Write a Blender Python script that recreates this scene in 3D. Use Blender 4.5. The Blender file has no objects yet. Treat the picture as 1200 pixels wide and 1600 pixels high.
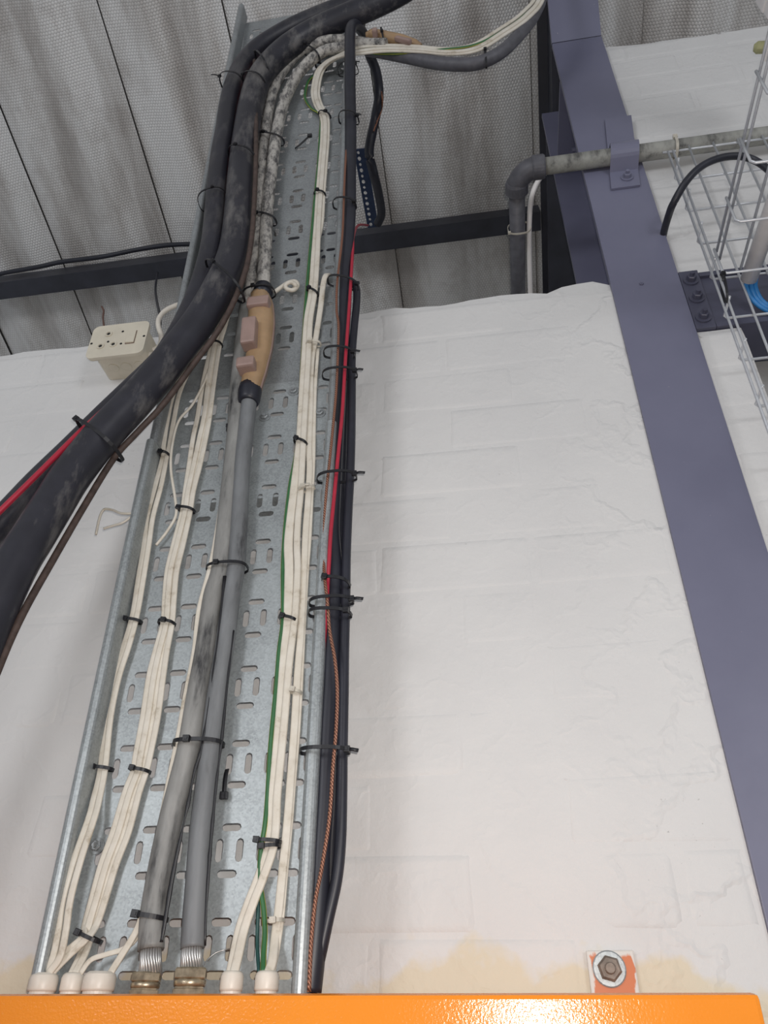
import bpy, bmesh, math, random
from mathutils import Vector, Matrix, noise
from mathutils.geometry import tessellate_polygon
random.seed(7)
S = bpy.context.scene
COL = S.collection

# ------------------------------------------------------------------ camera
F = 1202.0; PIT = math.radians(34.2); YAW = math.radians(9.0); ROLL = math.radians(0.3)
CAM = Vector((0, -1.05, 1.6))
fw = Vector((-math.sin(YAW)*math.cos(PIT), math.cos(YAW)*math.cos(PIT), math.sin(PIT)))
rt0 = Vector((math.cos(YAW), math.sin(YAW), 0)); up0 = rt0.cross(fw)
rt = rt0*math.cos(ROLL) + up0*math.sin(ROLL); up = up0*math.cos(ROLL) - rt0*math.sin(ROLL)
cd = bpy.data.cameras.new('camera'); cam = bpy.data.objects.new('camera', cd); COL.objects.link(cam)
cd.sensor_fit = 'HORIZONTAL'; cd.sensor_width = 36; cd.lens = F/1200*36; cd.clip_start = 0.01
cam.matrix_world = Matrix(((rt.x, up.x, -fw.x, CAM.x), (rt.y, up.y, -fw.y, CAM.y), (rt.z, up.z, -fw.z, CAM.z), (0, 0, 0, 1)))
S.camera = cam
# ------------------------------------------------------------------ light
w = bpy.data.worlds.new('world'); S.world = w; w.use_nodes = True
bg = w.node_tree.nodes['Background']; bg.inputs[0].default_value = (0.88, 0.93, 1.0, 1); bg.inputs[1].default_value = 0.36
def area(name, loc, target, sx, sy, power, colour):
    l = bpy.data.lights.new(name, 'AREA'); l.shape = 'RECTANGLE'; l.size = sx; l.size_y = sy; l.energy = power; l.color = colour
    o = bpy.data.objects.new(name, l); COL.objects.link(o); o.location = loc
    o.rotation_euler = (Vector(target)-Vector(loc)).to_track_quat('-Z', 'Y').to_euler()
    return o
def fill_light(loc, power, colour):
    l = bpy.data.lights.new('fill_lamp', 'POINT'); l.energy = power; l.color = colour; l.shadow_soft_size = 0.45
    o = bpy.data.objects.new('fill_lamp', l); COL.objects.link(o); o.location = loc
fill_light((-1.6, -3.3, 2.4), 86, (0.975, 0.98, 1.0)); fill_light((1.9, -3.5, 2.4), 86, (0.975, 0.98, 1.0))  # unseen lamps added behind the viewer to fill wall and roof underside
area('phone_flash', (0.012, -1.062, 1.615), (-0.05, 0, 1.95), 0.006, 0.006, 5.6, (1, 0.925, 0.86))
S.view_settings.view_transform = 'Standard'; S.view_settings.look = 'None'
S.view_settings.gamma = 1; S.view_settings.use_curve_mapping = False
S.view_settings.exposure = 0.0

# ------------------------------------------------------------------ placing helpers
def ray(px, py): return fw + rt*((px-600)/F) - up*((py-800)/F)
def PY(px, py, Y):
    d = ray(px, py); return CAM + d*((Y-CAM.y)/d.y)
def PZ(px, py, Z):
    d = ray(px, py); return CAM + d*((Z-CAM.z)/d.z)
def depth(p): return (p-CAM).dot(fw)
YT = -0.100; SX = (1.05+YT)/1.015      # tray stands 100 mm off the wall
ZJ = 1.6+1.01*SX
def trayY(z): return YT - (0.042*(z-ZJ) if z > ZJ else 0)
def T(px, py, off=0.0):
    Y = YT-off
    for _ in range(8):
        p = PY(px, py, Y); Y = trayY(p.z)-off
    return PY(px, py, Y)

# ------------------------------------------------------------------ materials
def newmat(name):
    m = bpy.data.materials.new(name); m.use_nodes = True
    nt = m.node_tree; return m, nt, nt.nodes['Principled BSDF']
def N(nt, t, **k):
    n = nt.nodes.new(t)
    for a, v in k.items(): setattr(n, a, v)
    return n
def coords(nt, scale=(1, 1, 1)):
    tc = N(nt, 'ShaderNodeTexCoord'); mp = N(nt, 'ShaderNodeMapping'); mp.inputs['Scale'].default_value = scale
    nt.links.new(tc.outputs['Object'], mp.inputs['Vector']); return mp.outputs['Vector']
def noisetex(nt, vec, scale, detail=4, rough=0.55):
    n = N(nt, 'ShaderNodeTexNoise'); n.inputs['Scale'].default_value = scale; n.inputs['Detail'].default_value = detail
    n.inputs['Roughness'].default_value = rough; nt.links.new(vec, n.inputs['Vector']); return n.outputs['Fac']
def ramp(nt, fac, stops):
    r = N(nt, 'ShaderNodeValToRGB'); e = r.color_ramp.elements
    while len(e) < len(stops): e.new(0.5)
    for q, (p, c) in zip(e, stops):
        q.position = p; q.color = (c[0], c[1], c[2], 1) if hasattr(c, '__len__') else (c, c, c, 1)
    nt.links.new(fac, r.inputs['Fac']); return r.outputs['Color']
def mix(nt, fac, a, b, mode='MIX'):
    m = N(nt, 'ShaderNodeMix', data_type='RGBA', blend_type=mode)
    for i, v in ((0, fac), (6, a), (7, b)):
        if hasattr(v, 'is_linked') or hasattr(v, 'links'): nt.links.new(v, m.inputs[i])
        elif hasattr(v, '__len__'): m.inputs[i].default_value = (v[0], v[1], v[2], 1)
        else: m.inputs[i].default_value = v
    return m.outputs[2]
def math_(nt, op, a, b=None):
    m = N(nt, 'ShaderNodeMath', operation=op)
    for i, v in ((0, a), (1, b)):
        if v is None: continue
        if hasattr(v, 'links'): nt.links.new(v, m.inputs[i])
        else: m.inputs[i].default_value = v
    return m.outputs[0]
def bump(nt, b, h, strength=0.3, dist=0.002):
    n = N(nt, 'ShaderNodeBump'); n.inputs['Strength'].default_value = strength; n.inputs['Distance'].default_value = dist
    nt.links.new(h, n.inputs['Height']); nt.links.new(n.outputs['Normal'], b.inputs['Normal'])
def simple(name, c, rough=0.5, metal=0.0, var=0.12, scale=60, bumps=0.0):
    m, nt, b = newmat(name); v = coords(nt)
    f = noisetex(nt, v, scale)
    lo = [x*(1-var*1.5) for x in c]; hi = [min(1, x*(1+var)) for x in c]
    nt.links.new(ramp(nt, f, [(0.3, lo), (0.7, hi)]), b.inputs['Base Color'])
    b.inputs['Roughness'].default_value = rough; b.inputs['Metallic'].default_value = metal
    if bumps: bump(nt, b, noisetex(nt, v, scale*4), bumps, 0.001)
    return m
def wall_paint(name='white_wall_paint', cream=True):
    m, nt, b = newmat(name)
    g = N(nt, 'ShaderNodeNewGeometry'); v = g.outputs['Position']
    big = noisetex(nt, v, 3.0, 5); fine = noisetex(nt, v, 45, 5)
    c = ramp(nt, big, [(0.3, (0.66, 0.655, 0.65)), (0.7, (0.73, 0.725, 0.715))])
    # a few dirt specks and scuffs in the paint
    sp = noisetex(nt, v, 160, 3, 0.6); reg = noisetex(nt, v, 7, 3)
    k = math_(nt, 'MULTIPLY', ramp(nt, sp, [(0.66, 0), (0.72, 1)]), ramp(nt, reg, [(0.56, 0), (0.7, 1)]))
    c = mix(nt, math_(nt, 'MULTIPLY', k, 0.55), c, (0.25, 0.22, 0.2))
    if cream:   # the older cream coat left bare near the top of the panel
        sx = N(nt, 'ShaderNodeSeparateXYZ'); nt.links.new(v, sx.inputs[0])
        edge = math_(nt, 'ADD', math_(nt, 'MULTIPLY', noisetex(nt, v, 6.5, 5), 0.36), 1.49)
        d = math_(nt, 'MULTIPLY', math_(nt, 'SUBTRACT', edge, sx.outputs[2]), 40)
        msk = N(nt, 'ShaderNodeClamp'); nt.links.new(d, msk.inputs[0])
        c = mix(nt, math_(nt, 'MULTIPLY', msk.outputs[0], 0.7), c, (0.70, 0.60, 0.40))
    nt.links.new(c, b.inputs['Base Color']); b.inputs['Roughness'].default_value = 0.55
    lump = noisetex(nt, v, 14, 6, 0.6)
    h = math_(nt, 'ADD', math_(nt, 'MULTIPLY', lump, 1.0), math_(nt, 'MULTIPLY', fine, 0.12))
    sx2 = N(nt, 'ShaderNodeSeparateXYZ'); nt.links.new(v, sx2.inputs[0])
    near = N(nt, 'ShaderNodeMapRange'); nt.links.new(sx2.outputs[0], near.inputs[0]); near.inputs[1].default_value = 0.08; near.inputs[2].default_value = 0.26
    near.inputs[3].default_value = 0.25; near.inputs[4].default_value = 1.0     # trowelled ridges where the wall meets the column
    far = N(nt, 'ShaderNodeMapRange'); nt.links.new(sx2.outputs[0], far.inputs[0]); far.inputs[1].default_value = 0.36; far.inputs[2].default_value = 0.41; far.inputs[3].default_value = 1.0; far.inputs[4].default_value = 0.25
    rid = math_(nt, 'ABSOLUTE', math_(nt, 'SUBTRACT', noisetex(nt, v, 8, 4, 0.5), 0.5))
    rid = ramp(nt, rid, [(0.0, 1.0), (0.035, 0.0)])
    h = math_(nt, 'ADD', h, math_(nt, 'MULTIPLY', math_(nt, 'MULTIPLY', math_(nt, 'MULTIPLY', rid, far.outputs[0]), near.outputs[0]), 0.5))
    bump(nt, b, h, 0.42, 0.008)
    return m
def insulation():
    m, nt, b = newmat('bubble_foil_insulation')
    g = N(nt, 'ShaderNodeNewGeometry'); v = g.outputs['Position']
    A = 0.0096
    def vm(op, a, bb=None):
        n = N(nt, 'ShaderNodeVectorMath', operation=op); nt.links.new(a, n.inputs[0])
        if bb is not None: n.inputs[1].default_value = bb
        return n
    p = vm('MULTIPLY', v, (1/A, 1/(A*1.732), 0)).outputs[0]
    ds = []
    for o in ((0, 0, 0), (0.5, 0.5, 0)):
        q = vm('ADD', p, o).outputs[0]; q = vm('FRACTION', q).outputs[0]; q = vm('SUBTRACT', q, (0.5, 0.5, 0)).outputs[0]
        q = vm('MULTIPLY', q, (1, 1.732, 0)).outputs[0]; ds.append(vm('LENGTH', q).outputs['Value'])
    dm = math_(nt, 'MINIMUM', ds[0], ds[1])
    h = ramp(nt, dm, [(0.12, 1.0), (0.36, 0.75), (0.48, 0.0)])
    mp = N(nt, 'ShaderNodeMapping'); mp.inputs['Scale'].default_value = (1, 0.16, 0.16); nt.links.new(v, mp.inputs[0])
    streak = noisetex(nt, mp.outputs[0], 6.5, 5, 0.6); spot = noisetex(nt, v, 5, 6, 0.7)
    c = ramp(nt, streak, [(0.33, (0.40, 0.375, 0.355)), (0.43, (0.58, 0.56, 0.54)), (0.54, (0.77, 0.765, 0.755)), (0.70, (0.84, 0.835, 0.83))])
    c = mix(nt, ramp(nt, spot, [(0.54, 0), (0.74, 0.45)]), c, (0.30, 0.26, 0.235))
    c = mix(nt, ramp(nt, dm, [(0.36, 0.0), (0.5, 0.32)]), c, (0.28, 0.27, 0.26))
    nt.links.new(c, b.inputs['Base Color']); b.inputs['Roughness'].default_value = 0.4; b.inputs['Metallic'].default_value = 0.15
    bump(nt, b, h, 0.55, 0.0025)
    return m
def galvanised(name='galvanised_steel', tint=(0.36, 0.39, 0.40)):
    m, nt, b = newmat(name); v = coords(nt)
    vo = N(nt, 'ShaderNodeTexVoronoi'); vo.inputs['Scale'].default_value = 420; nt.links.new(v, vo.inputs['Vector'])
    sp = N(nt, 'ShaderNodeSeparateColor'); nt.links.new(vo.outputs['Color'], sp.inputs[0])
    f = math_(nt, 'ADD', math_(nt, 'MULTIPLY', sp.outputs[0], 0.25), math_(nt, 'MULTIPLY', noisetex(nt, v, 14, 7, 0.7), 0.75))
    c = ramp(nt, f, [(0.25, [x*0.72 for x in tint]), (0.5, tint), (0.75, [min(1, x*1.22) for x in tint])])
    nt.links.new(c, b.inputs['Base Color']); b.inputs['Metallic'].default_value = 0.45; b.inputs['Roughness'].default_value = 0.42
    return m
def black_pvc(name, dust=0.0, base=(0.017, 0.018, 0.027)):
    m, nt, b = newmat(name); v = coords(nt)
    f = noisetex(nt, v, 18, 6, 0.65)
    c = ramp(nt, f, [(0.45, base), (0.75, [x*1.5 for x in base])])
    if dust:
        mp = N(nt, 'ShaderNodeMapping'); mp.inputs['Scale'].default_value = (1, 1, 0.35); nt.links.new(v, mp.inputs[0])
        d = ramp(nt, noisetex(nt, mp.outputs[0], 16, 6, 0.7), [(0.52, 0), (0.68, dust)])
        c = mix(nt, d, c, (0.22, 0.21, 0.20))
    nt.links.new(c, b.inputs['Base Color']); b.inputs['Roughness'].default_value = 0.42
    return m
def flaky(name):
    m, nt, b = newmat(name); v = coords(nt, (1, 1, 0.45))
    f = noisetex(nt, v, 62, 8, 0.78)
    c = ramp(nt, f, [(0.38, (0.06, 0.06, 0.062)), (0.47, (0.22, 0.21, 0.20)), (0.53, (0.42, 0.40, 0.37)), (0.66, (0.58, 0.555, 0.51))])
    nt.links.new(c, b.inputs['Base Color']); b.inputs['Roughness'].default_value = 0.7
    bump(nt, b, f, 0.5, 0.002); return m
def grey_smear(name, base, sm):
    m, nt, b = newmat(name); v = coords(nt, (1, 1, 0.22))
    f = noisetex(nt, v, 30, 6, 0.65)
    c = ramp(nt, f, [(0.3, (0.03, 0.03, 0.032)), (sm, [x*0.75 for x in base]), (0.6, base)])
    nt.links.new(c, b.inputs['Base Color']); b.inputs['Roughness'].default_value = 0.5; return m
def white_cable(name):
    m, nt, b = newmat(name); v = coords(nt)
    f = noisetex(nt, v, 35, 6, 0.7)
    c = ramp(nt, f, [(0.28, (0.42, 0.36, 0.27)), (0.42, (0.66, 0.61, 0.52)), (0.65, (0.74, 0.70, 0.62))])
    nt.links.new(c, b.inputs['Base Color']); b.inputs['Roughness'].default_value = 0.5; return m
def stranded(name, c1, c2, metal, freq=900):
    m, nt, b = newmat(name); v = coords(nt)
    wv = N(nt, 'ShaderNodeTexWave'); wv.wave_type = 'BANDS'; wv.bands_direction = 'DIAGONAL'; wv.inputs['Scale'].default_value = freq/6.28
    wv.inputs['Distortion'].default_value = 0.6; nt.links.new(v, wv.inputs['Vector'])
    nt.links.new(ramp(nt, wv.outputs['Fac'], [(0.2, c1), (0.7, c2)]), b.inputs['Base Color'])
    b.inputs['Metallic'].default_value = metal; b.inputs['Roughness'].default_value = 0.4
    bump(nt, b, wv.outputs['Fac'], 0.5, 0.001); return m
def steel_paint():
    m, nt, b = newmat('blue_grey_steel_paint'); g = N(nt, 'ShaderNodeNewGeometry'); v = g.outputs['Position']
    c = ramp(nt, noisetex(nt, v, 4, 5), [(0.3, (0.150, 0.153, 0.225)), (0.7, (0.185, 0.188, 0.268))])
    sp = math_(nt, 'MULTIPLY', ramp(nt, noisetex(nt, v, 140, 3), [(0.74, 0), (0.78, 1)]), 0.6)
    nt.links.new(mix(nt, sp, c, (0.5, 0.5, 0.52)), b.inputs['Base Color'])
    b.inputs['Roughness'].default_value = 0.38; bump(nt, b, noisetex(nt, v, 25, 4), 0.12, 0.003); return m
def orange_paint():
    m, nt, b = newmat('orange_panel_enamel'); g = N(nt, 'ShaderNodeNewGeometry'); v = g.outputs['Position']
    nt.links.new(ramp(nt, noisetex(nt, v, 6), [(0.3, (0.73, 0.225, 0.016)), (0.7, (0.78, 0.25, 0.02))]), b.inputs['Base Color'])
    b.inputs['Roughness'].default_value = 0.15; b.inputs['Specular IOR Level'].default_value = 0.4
    bump(nt, b, noisetex(nt, v, 400, 2), 0.22, 0.001); return m
def lug_paint():
    m, nt, b = newmat('oversprayed_orange_lug'); v = coords(nt)
    x = N(nt, 'ShaderNodeSeparateXYZ'); nt.links.new(v, x.inputs[0])
    n = math_(nt, 'MULTIPLY', math_(nt, 'SUBTRACT', noisetex(nt, coords(nt, (1, 1, 0.5)), 70, 5), 0.5), 0.03)
    e = math_(nt, 'ADD', math_(nt, 'ABSOLUTE', x.outputs[0]), n)
    k1 = ramp(nt, math_(nt, 'MULTIPLY', e, 20), [(0.43, 0), (0.47, 1)])
    k2 = ramp(nt, math_(nt, 'MULTIPLY', math_(nt, 'ADD', x.outputs[2], n), 10), [(0.54, 0), (0.57, 1)])
    k = math_(nt, 'MAXIMUM', k1, k2)
    nt.links.new(mix(nt, k, (0.62, 0.17, 0.05), (0.68, 0.66, 0.62)), b.inputs['Base Color']); b.inputs['Roughness'].default_value = 0.45
    return m

M = {}
M['wall'] = wall_paint(); M['foil'] = insulation(); M['galv'] = galvanised(); M['galvd'] = galvanised('darker_galvanised_steel', (0.30, 0.32, 0.33))  # second steel is the same mix in a darker tint
M['black'] = black_pvc('black_cable_jacket'); M['dusty'] = black_pvc('dusty_black_cable_jacket', 0.6, (0.021, 0.021, 0.029))
M['blackwide'] = black_pvc('black_cable_jacket_scuffed', 0.25, (0.020, 0.020, 0.028))
M['flaky'] = flaky('flaking_white_paint'); M['grey'] = grey_smear('grey_jacket', (0.20, 0.21, 0.22), 0.42)
M['greyl'] = grey_smear('light_grey_jacket', (0.30, 0.30, 0.29), 0.45)
M['white'] = white_cable('white_cable_jacket'); M['plastic'] = simple('cream_plastic', (0.66, 0.61, 0.50), 0.4, 0, 0.06, 25)
M['gland'] = simple('white_gland_plastic', (0.76, 0.71, 0.63), 0.4, 0, 0.06, 40)
M['green'] = simple('green_jacket', (0.035, 0.14, 0.05), 0.45, 0, 0.1); M['teal'] = simple('dark_green_jacket', (0.02, 0.075, 0.07), 0.45)
M['yellow'] = simple('yellow_stripe', (0.50, 0.42, 0.05), 0.5, 0, 0.1); M['red'] = simple('red_jacket', (0.42, 0.02, 0.045), 0.4, 0, 0.08)
M['copper'] = stranded('bare_copper', (0.14, 0.06, 0.04), (0.42, 0.20, 0.13), 0.5); M['brown'] = simple('brown_tape', (0.075, 0.05, 0.042), 0.6, 0, 0.25, 80)
M['strand'] = simple('zinc_wire', (0.55, 0.55, 0.54), 0.35, 0.7); M['brass'] = simple('nickel_brass', (0.50, 0.42, 0.30), 0.35, 0.75, 0.25, 120)
M['tie'] = simple('black_nylon', (0.012, 0.012, 0.015), 0.4); M['clear'] = simple('clear_nylon', (0.6, 0.56, 0.48), 0.3)
M['steel'] = steel_paint(); M['steelshade'] = simple('dark_shaded_steel', (0.035, 0.037, 0.05), 0.5, 0, 0.2, 12)  # near-black tone puts the shade under the roof into the steel's colour
M['orange'] = orange_paint(); M['lug'] = lug_paint(); M['resin'] = simple('amber_resin', (0.40, 0.265, 0.15), 0.3, 0, 0.14, 18)
M['spout'] = simple('pink_resin_spout', (0.34, 0.235, 0.205), 0.35, 0, 0.08, 30)
M['pipe'] = grey_smear('weathered_pipe', (0.36, 0.36, 0.33), 0.46); M['rubber'] = simple('dark_elbow_paint', (0.10, 0.10, 0.115), 0.5, 0, 0.15)
M['zinc'] = simple('bright_zinc', (0.66, 0.68, 0.71), 0.35, 0.45, 0.05); M['blue'] = simple('blue_network_jacket', (0.03, 0.22, 0.55), 0.4)
M['bluestrip'] = simple('dark_blue_strip', (0.02, 0.035, 0.08), 0.45); M['pvc'] = simple('white_conduit_plastic', (0.84, 0.81, 0.79), 0.35, 0, 0.03)
M['dark'] = simple('dark_hole', (0.01, 0.01, 0.01), 0.8); M['concrete'] = simple('grey_concrete', (0.45, 0.44, 0.43), 0.8, 0, 0.1, 8)
M['roofsheet'] = simple('roof_sheet', (0.3, 0.3, 0.3), 0.6, 0.3); M['glassy'] = simple('grey_diffuser', (0.35, 0.4, 0.42), 0.15)
M['wirebrown'] = simple('brown_wire', (0.12, 0.06, 0.045), 0.5); M['olive'] = simple('olive_latch_plastic', (0.42, 0.42, 0.22), 0.4)
M['steeldark'] = simple('dark_blue_grey_steel', (0.085, 0.087, 0.13), 0.4, 0, 0.15, 12); M['nut'] = simple('dull_anchor_nut', (0.22, 0.18, 0.15), 0.55, 0.3, 0.2, 120)
for mm in (M['resin'],):
    b_ = mm.node_tree.nodes['Principled BSDF']; b_.inputs['Subsurface Weight'].default_value = 0.25
    b_.inputs['Subsurface Radius'].default_value = (0.01, 0.006, 0.003); b_.inputs['Subsurface Scale'].default_value = 0.5

# ------------------------------------------------------------------ object helpers
def link(name, me, mats, parent=None):
    o = bpy.data.objects.new(name, me); COL.objects.link(o)
    if not me.materials:
        for m in (mats if isinstance(mats, (list, tuple)) else [mats]): me.materials.append(m)
    if parent: o.parent = parent
    return o
def bmobj(name, bm, mats, parent=None, smooth=False):
    me = bpy.data.meshes.new(name); bmesh.ops.recalc_face_normals(bm, faces=bm.faces); bm.to_mesh(me); bm.free()
    if smooth:
        for p in me.polygons: p.use_smooth = True
    return link(name, me, mats, parent)
def tag(o, label, cat, group=None):
    o['label'] = label; o['category'] = cat
    if group: o['group'] = group
    return o
def struct(o): o['kind'] = 'structure'; return o
def empty(name, loc=(0, 0, 0)):
    o = bpy.data.objects.new(name, None); COL.objects.link(o); o.location = loc; o.empty_display_size = 0.02; return o
def box(bm, lo, hi, mat=None, bevel=0):
    mtx = Matrix.Translation((Vector(lo)+Vector(hi))/2) @ Matrix.Diagonal(Vector(hi)-Vector(lo)).to_4x4()
    if mat is not None: mtx = mat @ mtx
    r = bmesh.ops.create_cube(bm, size=1, matrix=mtx)
    if bevel:
        es = set(e for v in r['verts'] for e in v.link_edges)
        bmesh.ops.bevel(bm, geom=list(es), offset=bevel, segments=2, affect='EDGES', profile=0.6)
    return r
def boxobj(name, lo, hi, m, parent=None, bevel=0, mat=None):
    bm = bmesh.new(); box(bm, lo, hi, mat, bevel); return bmobj(name, bm, m, parent)
def lathe(bm, prof, origin, axis, n=24, cap=True):
    ax = Vector(axis).normalized(); u = ax.orthogonal().normalized(); v = ax.cross(u); rings = []
    for r, h in prof:
        rings.append([bm.verts.new(Vector(origin)+ax*h+(u*math.cos(2*math.pi*i/n)+v*math.sin(2*math.pi*i/n))*r) for i in range(n)])
    for a, b in zip(rings, rings[1:]):
        for i in range(n): bm.faces.new((a[i], a[(i+1) % n], b[(i+1) % n], b[i]))
    if cap: bm.faces.new(rings[0][::-1]); bm.faces.new(rings[-1])
def bolt(name, loc, axis, r, h, m, parent=None, washer=True):
    bm = bmesh.new()
    if washer: lathe(bm, [(r*1.55, 0), (r*1.55, h*0.25)], loc, axis, 18)
    lathe(bm, [(r, h*0.2), (r, h*0.9), (r*0.85, h)], loc, axis, 6)
    lathe(bm, [(r*0.5, h), (r*0.5, h*1.5)], loc, axis, 10)
    return bmobj(name, bm, m, parent)
def spline(pts, step=7):
    P = [Vector(p) for p in pts]
    if len(P) == 2: return [P[0].lerp(P[1], i/step) for i in range(step+1)]
    Q = [P[0]*2-P[1]] + P + [P[-1]*2-P[-2]]; out = []
    for i in range(1, len(Q)-2):
        a, b, c, d = Q[i-1:i+3]
        for k in range(step):
            t = k/step
            out.append(0.5*((2*b)+(c-a)*t+(2*a-5*b+4*c-d)*t*t+(3*b-a-3*c+d)*t**3))
    out.append(P[-1]); return out
def sweep(bm, path, prof, radii=None, closed=False, ref=Vector((0, -1, 0)), mats=None, fixref=True):
    n = len(path); rings = []; prev = ref.copy()
    for i, p in enumerate(path):
        if closed: t = path[(i+1) % n]-path[i-1]
        else: t = path[min(i+1, n-1)]-path[max(i-1, 0)]
        t.normalize()
        r0 = ref if (fixref and abs(t.dot(ref)) < 0.85) else prev
        nn = (r0-t*r0.dot(t))
        if nn.length < 1e-4: nn = t.orthogonal()
        nn.normalize(); prev = nn; s = t.cross(nn); k = radii[i] if radii else 1.0
        rings.append([bm.verts.new(p+s*(x*k)+nn*(y*k)) for x, y in prof])
    m = len(prof)
    for a in range(n if closed else n-1):
        A, B = rings[a], rings[(a+1) % n]
        for j in range(m):
            f = bm.faces.new((A[j], A[(j+1) % m], B[(j+1) % m], B[j])); f.smooth = True
            if mats: f.material_index = mats[j]
    if not closed: bm.faces.new(rings[0][::-1]); bm.faces.new(rings[-1])
def circ(r, n=12): return [(r*math.cos(2*math.pi*i/n), r*math.sin(2*math.pi*i/n)) for i in range(n)]
def flatprof(a, b, n=18):
    out = []
    for i in range(n):
        th = 2*math.pi*i/n; c, s = math.cos(th), math.sin(th)
        x = a*math.copysign(abs(c)**0.7, c); y = b*math.copysign(abs(s)**0.7, s)*(1-0.35*math.exp(-(x/(0.22*a))**2)); out.append((x, y))
    return out
def world_pts(pts, off, mode):
    out = []
    for p in pts:
        o = p[2] if len(p) > 2 else off
        out.append(T(p[0], p[1], o) if mode == 'tray' else PY(p[0], p[1], o))
    return out
def cable(name, label, cat, pts, width, mat, off=0.006, mode='tray', prof='round', group=None, parent=None, step=7, refi=None, n=12, mats=None, aspect=0.55):
    P = world_pts(pts, off, mode); i = len(P)//2 if refi is None else refi
    r = width/2*depth(P[i])/F
    bm = bmesh.new()
    pr = circ(r, n) if prof == 'round' else flatprof(r, r*aspect)
    sweep(bm, spline(P, step), pr, mats=mats)
    o = bmobj(name, bm, mat, parent, False)
    if label: tag(o, label, cat, group)
    return o

# ------------------------------------------------------------------ the setting
def slab(name, x0, x1, z0, z1, y0, y1, ragged, mat):
    bm = bmesh.new(); n = max(6, int((x1-x0)/0.03)); F_, B_ = [], []
    zs = [z0, z1-0.03, z1]
    for i in range(n+1):
        x = x0+(x1-x0)*i/n; cf, cb = [], []
        for k, z in enumerate(zs):
            zz = z; yy = y0
            if k == 2:
                zz += ragged(x); yy += 0.004
            cf.append(bm.verts.new((x, yy, zz))); cb.append(bm.verts.new((x, y1, zz)))
        F_.append(cf); B_.append(cb)
    for i in range(n):
        for k in range(2):
            bm.faces.new((F_[i][k], F_[i+1][k], F_[i+1][k+1], F_[i][k+1]))
            bm.faces.new((B_[i+1][k], B_[i][k], B_[i][k+1], B_[i+1][k+1]))
        bm.faces.new((F_[i][2], F_[i+1][2], B_[i+1][2], B_[i][2])); bm.faces.new((F_[i+1][0], F_[i][0], B_[i][0], B_[i+1][0]))
    for i in (0, n):
        bm.faces.new((F_[i][0], F_[i][1], B_[i][1], B_[i][0])); bm.faces.new((F_[i][1], F_[i][2], B_[i][2], B_[i][1]))
    return bm
_bricks = {}
def brick_mesh(wd, ht, v):
    k = (round(wd, 3), round(ht, 3), v)
    if k in _bricks: return _bricks[k]
    rnd = random.Random(hash(k) % 9999); bm = bmesh.new()
    xs = [-.5, -.5+0.005/wd, -.5+0.011/wd, .5-0.011/wd, .5-0.005/wd, .5]; zs = [-.5, -.5+0.005/ht, -.5+0.011/ht, .5-0.011/ht, .5-0.005/ht, .5]; V = []
    for i, x in enumerate(xs):
        row = []
        for j, z in enumerate(zs):
            e = i in (0, 5) or j in (0, 5)
            y = 0.0012 if e else -0.0009+rnd.uniform(-0.00025, 0.00025)
            row.append(bm.verts.new((x*wd+rnd.uniform(-.0035, .0035)*(1 if i in (0, 1, 4, 5) else .3), y, z*ht+rnd.uniform(-.002, .002))))
        V.append(row)
    for i in range(5):
        for j in range(5): bm.faces.new((V[i][j], V[i+1][j], V[i+1][j+1], V[i][j+1]))
    me = bpy.data.meshes.new('brick'); bm.to_mesh(me); bm.free()
    for p in me.polygons: p.use_smooth = True
    _bricks[k] = me; return me
def lay(parent, x0, x1, z0, z1, zref, course, xref, L=0.245, show=0.35):
    k0 = math.ceil((z0-zref)/course-0.3); k = k0
    while True:
        a, b = zref+k*course, zref+(k+1)*course
        a, b = max(a, z0), min(b, z1)
        if a >= z1-0.02: break
        if b-a > 0.03:
            s = xref+(L/2 if k % 2 else 0); i = math.floor((x0-s)/L)
            while s+i*L < x1:
                p, q = max(s+i*L, x0), min(s+(i+1)*L, x1); i += 1
                if q-p < 0.04: continue
                wd, ht = round(q-p-0.004, 3), round(b-a-0.004, 3)
                o = link('brick', brick_mesh(wd, ht, random.randrange(4)), M['wall'], parent)
                o.location = ((p+q)/2, (random.uniform(-0.0006, 0.0005) if random.random() < show else random.uniform(0.0005, 0.0015)), (a+b)/2); o.rotation_euler = (random.uniform(-.004, .004), random.uniform(-.004, .004), random.uniform(-.004, .004))
        k += 1
rag = lambda x: 0.010*noise.noise((x*9, 0, 0))+0.006*noise.noise((x*37, 3, 0))
wall_back = struct(bmobj('wall_back', slab('w', -2.6, 0.2788, 0, 2.822, 0, 0.11, lambda x: rag(x)+(0.012 if 0.18 < x < 0.27 else 0), M['wall']), M['wall']))
lay(wall_back, -1.25, 0.275, 1.52, 2.808, 2.719, 0.0927, -0.175)
wr = slab('w', 0.4085, 0.487, 0, 2.664, 0, 0.11, lambda x: 0.5*rag(x*2), M['wall'])
ur = slab('w', 0.4085, 1.4, 2.83, 3.755, 0.012, 0.11, lambda x: rag(x)*1.2-(x-.41)*0.08, M['wall'])
me_ = bpy.data.meshes.new('tmp'); ur.to_mesh(me_); ur.free(); wr.from_mesh(me_)
rr = bmesh.new(); box(rr, (0.44, 0.16, 0), (1.4, 0.2, 2.83)); me_ = bpy.data.meshes.new('tmp'); rr.to_mesh(me_); rr.free(); wr.from_mesh(me_)
wall_right = struct(bmobj('wall_right', wr, M['wall']))
lay(wall_right, 0.4095, 1.1, 2.835, 3.735, 2.853, 0.0903, 0.33, show=0.75)
for ch in [c for c in wall_right.children if c.location.z > 2.8]: ch.location.y += 0.012
lay(wall_right, 0.4095, 0.485, 1.7, 2.655, 2.66, 0.0927, 0.36)
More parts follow.
